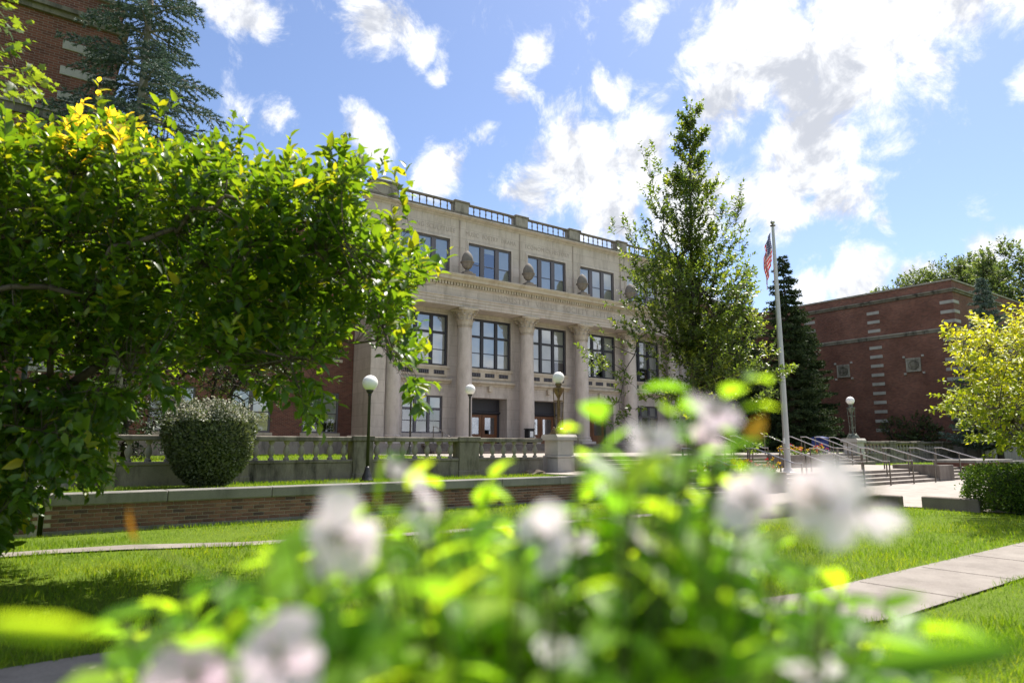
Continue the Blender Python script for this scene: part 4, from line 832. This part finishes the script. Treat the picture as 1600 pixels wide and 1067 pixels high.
# young oak before the entrance: ascending limbs round one leader
ox, oy, oz = 20.75, 16.35, .48; tip = 15.35; lead = [(ox, oy, oz - .05), (ox, oy, 2.5), (ox + .03, oy, 5), (ox + .02, oy + .02, 8), (ox + .1, oy, 11), (ox + .3, oy + .05, 13.5), (ox + .42, oy + .05, tip)]
hw = lambda z: np.interp(z, [1.9, 2.6, 3.6, 5.5, 7.5, 9.2, 10.2, 11.5, 13.2, 14.6, 15.4], [.9, 1.9, 2.6, 2.7, 2.2, 1.65, 1.05, .65, .4, .25, .05])
cs = []; ds = []
limbs = [(random.uniform(2.4, 14.6) if i > 9 else (2.6, 3.1, 3.7, 4.6, 5.4, 6.2, 7.0, 7.6, 8.4, 9.2)[i], 2.399 * i) for i in range(60)]
for z, a in limbs:
    L = hw(z) * RNG.uniform(.75, 1.15); n = max(4, int(L * 9)); rise = .35 + .5 * (z > 4) + .4 * (z > 9); ca, sa = math.cos(a), math.sin(a); x0 = np.interp(z, [0, 8, 11, 13.5, 15], [ox, ox, ox + .1, ox + .3, ox + .4])
    for i in range(n):
        q = (i + .7) / n; s = .42 * L * (.3 + .7 * math.sin(q * 2.6)); p = np.array([x0 + ca * L * q, oy + sa * L * q, min(tip - .1, z + rise * L * q ** 1.2)])
        for _ in range(3): cs.append(p + RNG.normal(size=3) * s * np.array([.5, .5, .42])); ds.append(np.array([ca * .7, sa * .7, .8]))
for px, py in ((1010, 250), (1015, 275), (1022, 300), (1030, 325), (1040, 345), (1165, 308), (1172, 315), (1160, 330), (1150, 345), (1142, 365), (970, 355), (980, 375), (990, 400), (1210, 582), (1218, 578), (1200, 595), (1190, 615), (1175, 640), (1190, 555), (930, 552), (945, 562), (958, 575), (975, 590), (990, 600), (940, 570), (965, 640), (975, 655), (990, 650), (1180, 690), (1165, 700)):
    for _ in range(6): cs.append(at_depth(px, py, 24.2 + RNG.normal() * .4) + RNG.normal(size=3) * .22); ds.append(np.array([0, 0, .8]) + unit(cs[-1] - np.array([ox, oy, 6])))
for z in np.clip(np.repeat(RNG.uniform(5, 15.3, 48), 4) + RNG.normal(size=192) * .2, 5, 15.5):
    x0 = np.interp(z, [0, 8, 11, 13.5, 15], [ox, ox, ox + .1, ox + .3, ox + .4]); w = .12 + 1.15 * hw(z) * abs(math.sin(z * 9.7)); a = math.floor(z * 2.3) * 2.4 + RNG.normal() * .35; cs.append(np.array([x0 + w * math.cos(a), oy + w * math.sin(a), z])); ds.append(np.array([math.cos(a) * .6, math.sin(a) * .6, .9]))
cs = np.array(cs); ds = np.array(ds); v = cs - CAM; w = v @ F3; qx = 800 + FPX * (v @ RT) / w; qy = 533.5 - FPX * (v @ U3) / w
kp = ~((qx > np.interp(qy, [280, 330, 420, 500, 540], [1172, 1160, 1168, 1185, 1215])) & (qy < 560)); cs = cs[kp]; ds = ds[kp]      # the side next to the flagpole is short
broadleaf('oak_tree', 'young upright oak tree standing on the landing before the entrance', 'tree', lead, cs, np.array(ds), np.where(RNG.uniform(size=len(cs)) < .12, .95, RNG.uniform(.1, .65, len(cs))), T_LEAF, 'leaf_oak', 'bark_dark', 10, .42, .17, .55, .13, .0055, skel=9, twig_r=.005)
# yellow tree at the right
pix, cen = sample_poly([(1480, 550), (1500, 524), (1535, 508), (1562, 516), (1600, 502), (1700, 460), (1850, 520), (1900, 640), (1800, 715), (1600, 695), (1558, 690), (1520, 662), (1495, 640), (1470, 620), (1480, 614), (1520, 612), (1530, 595), (1508, 572)], 2100, 12.6, 16.4)
tier = np.round((cen[:, 2] + .12 * (cen[:, 0] - 19)) / .42) * .42 - .12 * (cen[:, 0] - 19); cen[:, 2] = tier + RNG.normal(size=len(cen)) * .05
broadleaf('yellow_tree', 'small tree with bright yellow-green leaves beside the clipped hedge', 'tree', [(19.1, 4.6, -.05), (19.1, 4.6, .8), (19.0, 4.7, 1.6), (18.9, 4.8, 2.4)], cen, unit(cen - np.array([19, 4.7, 2])) + np.array([0, 0, -.05]), np.clip(.25 + (660 - pix[:, 1]) / 260 + RNG.normal(size=len(cen)) * .12, 0, 1), T_LEAF, 'leaf_yellow', 'bark_brown', 9, .38, .12, .5, .09, .0045, skel=16, droop=.25)

def round_crown(name, label, base, c, rad, n, leaf, mat, n_per=8, group=None, bark='bark_dark', lobes=9, r_base=.2, T=T_DIAM, tint=(0, 1), spr=.5):
    c = np.array(c, float); rad = np.array(rad, float); L = rnd_unit(lobes) * rad * .62; cs = []; ds = []
    for i in range(n):
        l = L[i % lobes]; d = rnd_unit(1)[0]; r = RNG.uniform(.25, 1) ** .45 * .5; cs.append(c + l + d * rad * r); ds.append(d * .8 + unit(l) * .4 + np.array([0, 0, .35]))
    tr = [np.array(base, float), np.array(base) * .6 + c * .4, c - np.array([0, 0, rad[2] * .3]), c + np.array([0, 0, rad[2] * .4])]
    return broadleaf(name, label, 'tree', tr, np.array(cs), ds, RNG.uniform(*tint, n), T, mat, bark, n_per, spr, leaf, .6, r_base, .012, group, skel=max(1, n // 90), twig_r=.01)
G1 = 'trees rising behind the medallion building'
for (px, py, d, ra, lab) in ((1492, 464, 82, (5.2, 5.2, 4.6), 'round-topped tree above the medallion building roof, nearest its corner'), (1420, 474, 86, (5.2, 5, 3.6), 'low tree crown peeping over the middle of the medallion building roof'), (1548, 482, 78, (4.2, 4.2, 4.6), 'tree behind the tip of the blue spruce beside the brick building'), (1622, 467, 62, (5, 5, 6.5), 'tall dense tree rising past the blue spruce and yellow tree')):
    c = at_depth(px, py, d); round_crown('broadleaf_tree', lab, (c[0], c[1], 0), c, ra, 1500, .42, 'leaf_back', group=G1, r_base=.4, spr=.8)
for i, (x, y) in enumerate(((62, 11), (68, 13.5), (74, 9), (84, 8))):
    round_crown('evergreen_bush', ('dark bush in the shade behind the yellow tree', 'dark bush nearest the stone pier behind the retaining wall', 'dark bush at the far end of the retaining wall', 'dark bush behind all others past the retaining wall')[i], (x, y, 0), (x, y, 2.4), (3.6, 3.2, 2.4), 420, .24, 'leaf_dark', group='dark bushes past the retaining wall', r_base=.1, spr=.5)
round_crown('shrub', 'dark green shrub against the foot of the medallion building', (52.4, 22.6, 1.03), (52.4, 22.6, 2.4), (1.5, 1.9, 1.3), 420, .17, 'leaf_mid', group=None, r_base=.06, spr=.35, tint=(0, .6))
round_crown('small_tree', 'small sunlit tree behind the balustrade and clipped bush', (5.2, 25.5, 1.03), (5.6, 25.5, 4.6), (2.6, 2.2, 2.5), 900, .11, 'leaf_mid', r_base=.1, spr=.35, tint=(.3, 1))
round_crown('small_tree', 'dark small tree in shadow behind the balustrade near the spruce trunk', (2.7, 23.5, 1.03), (2.6, 23.5, 4.2), (2.2, 2.2, 3.2), 800, .13, 'leaf_dark', r_base=.1, spr=.35)

def clipped(name, label, cat, prof, c, n, leaf, mat, sx=1., sy=1., tip=None, wr=.55, stems=True, box=0):
    """prof: list of (radius, z) of the clipped outline"""
    t = thing(name, label, cat, c); zs = np.array([p[1] for p in prof]); rs = np.array([p[0] for p in prof]); cum = np.concatenate([[0], np.cumsum(np.hypot(np.diff(rs), np.diff(zs)) * (rs[1:] + rs[:-1] + .2))]); cum /= cum[-1]
    u = RNG.uniform(size=n); r = np.interp(u, cum, rs); z = np.interp(u, cum, zs); a = RNG.uniform(0, 2 * math.pi, n); ins = 1 - np.abs(RNG.normal(size=n)) * .09 + .18 * np.sin(5 * a + 3 * z) * np.sin(4 * z + 2 * a) * .5 + np.where(RNG.uniform(size=n) < .04, RNG.uniform(0, .1, n), 0)
    ca, sa = np.cos(a), np.sin(a)
    if box: k = (np.abs(ca) ** box + np.abs(sa) ** box) ** (-1 / box); ca, sa = ca * k, sa * k
    P = np.stack([c[0] + r * ca * sx * ins, c[1] + r * sa * sy * ins, c[2] + z * (.3 + .7 * ins) + RNG.normal(size=n) * .02], 1); mid = np.array([c[0], c[1], c[2] + zs.max() * .45]); o = unit(P - mid)
    D = unit(o * .8 + rnd_unit(n) * .8 + np.array([0, 0, .35])); crown_leaves(t, T_DIAM, P, D, o + rnd_unit(n) * .6, RNG.uniform(.7, 1.3, n) * leaf, wr, RNG.uniform(0, 1, n), mat, 0, 'foliage')
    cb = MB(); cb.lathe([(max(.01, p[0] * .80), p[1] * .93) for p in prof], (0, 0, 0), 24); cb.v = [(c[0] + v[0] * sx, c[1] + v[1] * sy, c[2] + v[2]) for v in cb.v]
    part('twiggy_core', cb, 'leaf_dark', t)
    sb = MB()
    for k in range(14): a_ = k * 2.4; q = np.array([math.cos(a_) * sx, math.sin(a_) * sy, 0]) * prof[0][0]; sb.tube([np.array(c) + q * .3 + (0, 0, -.05), np.array(c) + q * 1.0 + (0, 0, zs.max() * .45)], [.03, .012], 4)
    part('stems', sb, 'bark_dark', t)
    if tip:
        k = P[:, 2] > c[2] + zs.max() * .78; Q = P[k] + o[k] * .03; m_ = len(Q); part('blossoms', leaf_mesh('blossoms', T_DIAM, Q, unit(rnd_unit(m_) + (0, 0, .6)), rnd_unit(m_), np.full(m_, leaf * .8), .7, RNG.uniform(0, 1, m_)), tip, t, kind='stuff')  # pale top: part blossom, part sunlight painted into the colour
    return t
clipped('clipped_bush', 'clipped vase-shaped bush topped with pale blossom and painted-on sunlight before the balustrade', 'bush', [(.36, .05), (.74, .4), (.98, .85), (1.07, 1.3), (1.08, 1.65), (.98, 1.86), (.64, 2.02), (.05, 2.08)], (4.0, 18.45, .42), 15000, .085, 'leaf_bush', tip='blossom_sunlit_top')
clipped('clipped_hedge', 'dense clipped green hedge behind the low concrete wall', 'hedge', [(.98, .03), (1.06, .35), (1.05, .75), (.97, .92), (.75, 1.0), (.05, 1.03)], (18.6, 4.95, 0), 34000, .055, 'leaf_hedge', 1.15, 1.6, box=3.5)

# lawns: mown blades, thinner on the ground with distance
def grass(label, zone, z, n, r0, r1, hmin=.035, hmax=.075, ang=(-50, 50)):
    r = (r0 ** .75 + RNG.uniform(size=n) * (r1 ** .75 - r0 ** .75)) ** (1 / .75); a = R(53.7) + RNG.uniform(R(ang[0]), R(ang[1]), n); x, y = r * np.cos(a), r * np.sin(a); k = zone(x + RNG.normal(size=n) * .035, y + RNG.normal(size=n) * .035); x, y, r = x[k], y[k], r[k]; m_ = len(x)
    P = np.stack([x, y, np.full(m_, z - .004)], 1); D = unit(RNG.normal(size=(m_, 3)) * .38 + np.array([0, 0, 1.])); L = RNG.uniform(hmin, hmax, m_) * (.75 + .5 * (np.sin(x * .8 + np.sin(y * 1.9)) * np.cos(y * .7 + x * .5) > -.3)) * (1 + .25 * np.sin(x * 1.7) * np.sin(y * 2.3)); nn_ = rnd_unit(m_)
    me = leaf_mesh('grass', T_BLADE, P, D, nn_, L, .09, np.clip(RNG.normal(.5, .25, m_) + .18 * np.sin(x * .9 + 1) * np.cos(y * 1.3) + .2 * np.sin(x * 3.1 + 2 * np.sin(y * 1.1)) * np.sin(y * 2.7 + x), 0, 1))
    # wider blades far away so that they still cover the soil
    o = link('grass', me, 'grass_blade'); tag(o, label, 'grass', kind='stuff'); return o
WALKP, PATHP, PLAZAP = WALK, PATH, PLAZA
near_lawn = lambda x, y: (y < 13.78) & (y > -6) & (x < 17.2) & (x > -9) & ~inside(WALKP, x, y) & ~inside(PATHP, x, y) & ~inside(PLAZAP, x, y) & ~((x > -.55) & (x < .45) & (y > 13.7)) & ~((x > 12.6) & (y > 8.2) & (y < 12.6))
grass('short sunlit lawn grass below the brick retaining wall', near_lawn, 0, 330000, 2.2, 20, .03, .07)
grass('bright strip of lawn grass between retaining wall and balustrade', lambda x, y: (x > -8) & (x < 15.4) & (y > 14.2) & (y < 19.75), .42, 70000, 13, 25, .05, .10, (-5, 45))
grass('sunlit lawn grass behind the terrace balustrade', lambda x, y: (x > 1.8) & (x < 13.6) & (y > 20.3) & (y < 30), 1.03, 14000, 20, 32, .06, .12, (-5, 45))
grass('lawn grass before the balustrade of the medallion building', lambda x, y: (x > 36.7) & (x < 53) & (y > 14.3) & (y < 19.6), .42, 16000, 38, 56, .06, .12, (-45, -20))

# ------------------------------------------------------------------ flowering shrub just in front of the lens
base = FW * .95 + RT * .06; base = np.array([base[0], base[1], 0.0])
SH = thing('flowering_shrub', 'pink and white flowering shrub, leafy and out of focus', 'shrub', tuple(base))
env = [(150, 1180), (175, 975), (280, 915), (390, 880), (450, 835), (600, 815), (720, 815), (800, 820), (880, 760), (940, 720), (1030, 670), (1090, 680), (1150, 720), (1180, 800), (1250, 860), (1340, 900), (1420, 960), (1480, 1030), (1540, 1180)]
pix, tips = sample_poly(env, 620, .46, 1.05)
extra = [(1050, 625, .75), (1130, 600, .7), (1165, 570, .72), (910, 650, .8), (940, 640, .78), (1075, 660, .7), (905, 760, .7), (620, 705, .8), (560, 760, .8), (745, 770, .85), (690, 745, .9), (770, 730, .9), (240, 930, .6), (190, 960, .6), (1380, 930, .6), (1440, 960, .55), (800, 770, .8), (1000, 720, .75), (430, 850, .7), (1080, 590, .8)]
tips = np.concatenate([tips, np.array([at_depth(*e) for e in extra])]); sb = MB(); P = []; D = []; Nn = []; Ls = []; Ts = []
for i, tp in enumerate(tips):
    r0 = base + np.array([*(RNG.normal(size=2) * .10), 0]); mid = r0 * .45 + tp * .55 + np.array([0, 0, -.06]) + RNG.normal(size=3) * .03; pts = [r0 * (1 - q) ** 2 + 2 * mid * q * (1 - q) + tp * q * q for q in (0, .3, .55, .75, .9, 1)]
    sb.tube(pts, [.006, .005, .004, .003, .0022, .0014], 5); t0 = RNG.uniform(.15, .85); m_ = 15 if i < 620 else 9
    for k in range(m_):
        q = .60 + .40 * (k + .5) / m_ if i < 620 else .82 + .18 * (k + .5) / m_; p = r0 * (1 - q) ** 2 + 2 * mid * q * (1 - q) + tp * q * q; ax = unit(2 * (1 - q) * (mid - r0) + 2 * q * (tp - mid)); s = unit(np.cross(ax, rnd_unit(1)[0]))
        P.append(p); D.append(unit(s + ax * .45 + RNG.normal(size=3) * .2)); Nn.append(ax + np.array([0, 0, .5]) + RNG.normal(size=3) * .3); Ls.append(RNG.uniform(.036, .068)); Ts.append(min(.88, t0 + RNG.normal() * .15))
P, D, Nn, Ls, Ts = map(np.array, (P, D, Nn, Ls, Ts)); far = np.linalg.norm(P - CAM, axis=1) > .36
FL = [(520, 835, .52, .024, 2), (668, 788, .54, .021, 3), (852, 842, .55, .021, 3), (995, 842, .56, .015, 2), (1012, 692, .6, .020, 2), (1112, 650, .58, .018, 1), (1098, 692, .58, .018, 1), (1182, 788, .5, .021, 2), (1290, 785, .48, .024, 3), (1342, 795, .5, .022, 2), (438, 1035, .42, .028, 1), (305, 1068, .44, .024, 0), (872, 1020, .5, .014, 3), (618, 735, .6, .010, 3), (1260, 1058, .5, .02, 2), (905, 855, .56, .012, 2)]
for (px, py, d_, r_, k_) in FL:                                    # blooms sit on the outside of the shrub, no leaf shades them
    v = P - at_depth(px, py, d_); al = np.clip(v @ np.array(sdir), 0, .6); far &= np.linalg.norm(v - al[:, None] * np.array(sdir), axis=1) > r_ * 1.3 + .018
    al = np.clip(v @ (-F3), 0, .6); far &= np.linalg.norm(v + al[:, None] * F3, axis=1) > r_ * .8 + .015
part('stems', sb, 'stem', SH); crown_leaves(SH, T_LEAF, P[far], D[far], Nn[far], Ls[far], .52, Ts[far], 'leaf_shrub', 290, 'foliage')
petal = MB(); pv = []; nu_, nv_ = 5, 5
for i in range(nu_ + 1):
    u = i / nu_
    for j in range(nv_ + 1): v = j / nv_ * 2 - 1; w = (.10 + .55 * math.sin(min(1, u * 1.12) * math.pi * .62)) * .75; pv.append((u * (1 - .12 * v * v * u), v * w * (1 if u < .95 else .85), .30 * u * u - .12 * u ** 4 * 2 + .10 * v * v * u + .03 * math.sin(7 * v) * u))
petal.add(pv, [(i * (nv_ + 1) + j, (i + 1) * (nv_ + 1) + j, (i + 1) * (nv_ + 1) + j + 1, i * (nv_ + 1) + j + 1) for i in range(nu_) for j in range(nv_)])
PET = []
for t_ in (.1, .45, .8, 1.0): petal.t = [t_] * len(petal.v); me = petal.mesh('petal', True); me.materials.append(MATS['petal']); PET.append(me)
petal.t = [.5] * len(petal.v); me_or = petal.mesh('petal', True); me_or.materials.append(MATS['petal_orange'])
for (px, py, d_, r_, k_) in FL:
    c = at_depth(px, py, d_); ax = Vector(unit(np.array([0, 0, .55]) - F3 * RNG.uniform(.35, .8) + RNG.normal(size=3) * .32)); Q = ax.to_track_quat('Z', 'Y').to_matrix().to_4x4()
    mb = MB(); mb.lathe([(.002, -.012), (.005, -.006), (.004, 0), (.0022, .004), (.0018, .018), (.003, .02), (.0025, .023), (.0004, .024)], seg=8)
    f = link('flower', mb.mesh('flower', True), 'stem', SH, True); f.matrix_parent_inverse = Matrix.Translation(-world_loc(SH)); f.matrix_local = Matrix.Translation(Vector(c) - world_loc(SH)) @ Q
    for k in range(5):
        ps = RNG.uniform(.6, 1.15)
        if RNG.uniform() < .12: continue
        o = bpy.data.objects.new('petal', PET[k_]); COL.objects.link(o); o.parent = f; o.matrix_local = Matrix.Rotation(2 * math.pi * k / 5 + .1 * k, 4, 'Z') @ Matrix.Rotation(RNG.uniform(-.5, .1), 4, 'Y') @ Matrix.Rotation(RNG.uniform(-.4, .4), 4, 'X') @ Matrix.Diagonal((1.42 * r_ * ps, 1.38 * r_ * ps * RNG.uniform(.8, 1.1), 1.1 * r_, 1))
    sbm = MB(); q0 = np.array(c) - np.array(ax) * .01; sbm.tube([q0, q0 * .6 + (base + [0, 0, .9]) * .4 + (0, 0, .02), base + np.array([0, 0, .75])], [.0016, .002, .003], 5); part('flower_stalk', sbm, 'stem', SH)
for (px, py, d_, L, dx, dy, mt) in ((1245, 805, .5, .030, .2, -1, 'petal_orange'), (215, 850, .85, .05, -.3, -1, 'petal_orange'), (1165, 690, .7, .035, .6, -.8, 'petal_orange'), (180, 990, .36, .085, -1, -.08, 'leaf_shrub'), (1290, 1048, .34, .12, 1, -.12, 'leaf_shrub'), (590, 790, .8, .06, .1, -1, 'leaf_shrub'), (745, 830, .8, .07, .25, -1, 'leaf_shrub')):
    p = at_depth(px, py, d_); dd = RT * dx - U3 * dy; me = leaf_mesh('long_leaf', T_LEAF, p[None], dd[None], (-F3 + UP * .4)[None], np.array([L]), .14 if mt != 'petal_orange' or L > .04 else .5, np.array([.8 if px != 1290 else .05])); part('long_leaf', me, mt, SH)
    sbm = MB(); sbm.tube([p, p * .5 + (base + [0, 0, 1.1]) * .5, base + np.array([0, 0, .8])], [.001, .0018, .003], 4); part('leaf_stalk', sbm, 'stem', SH)
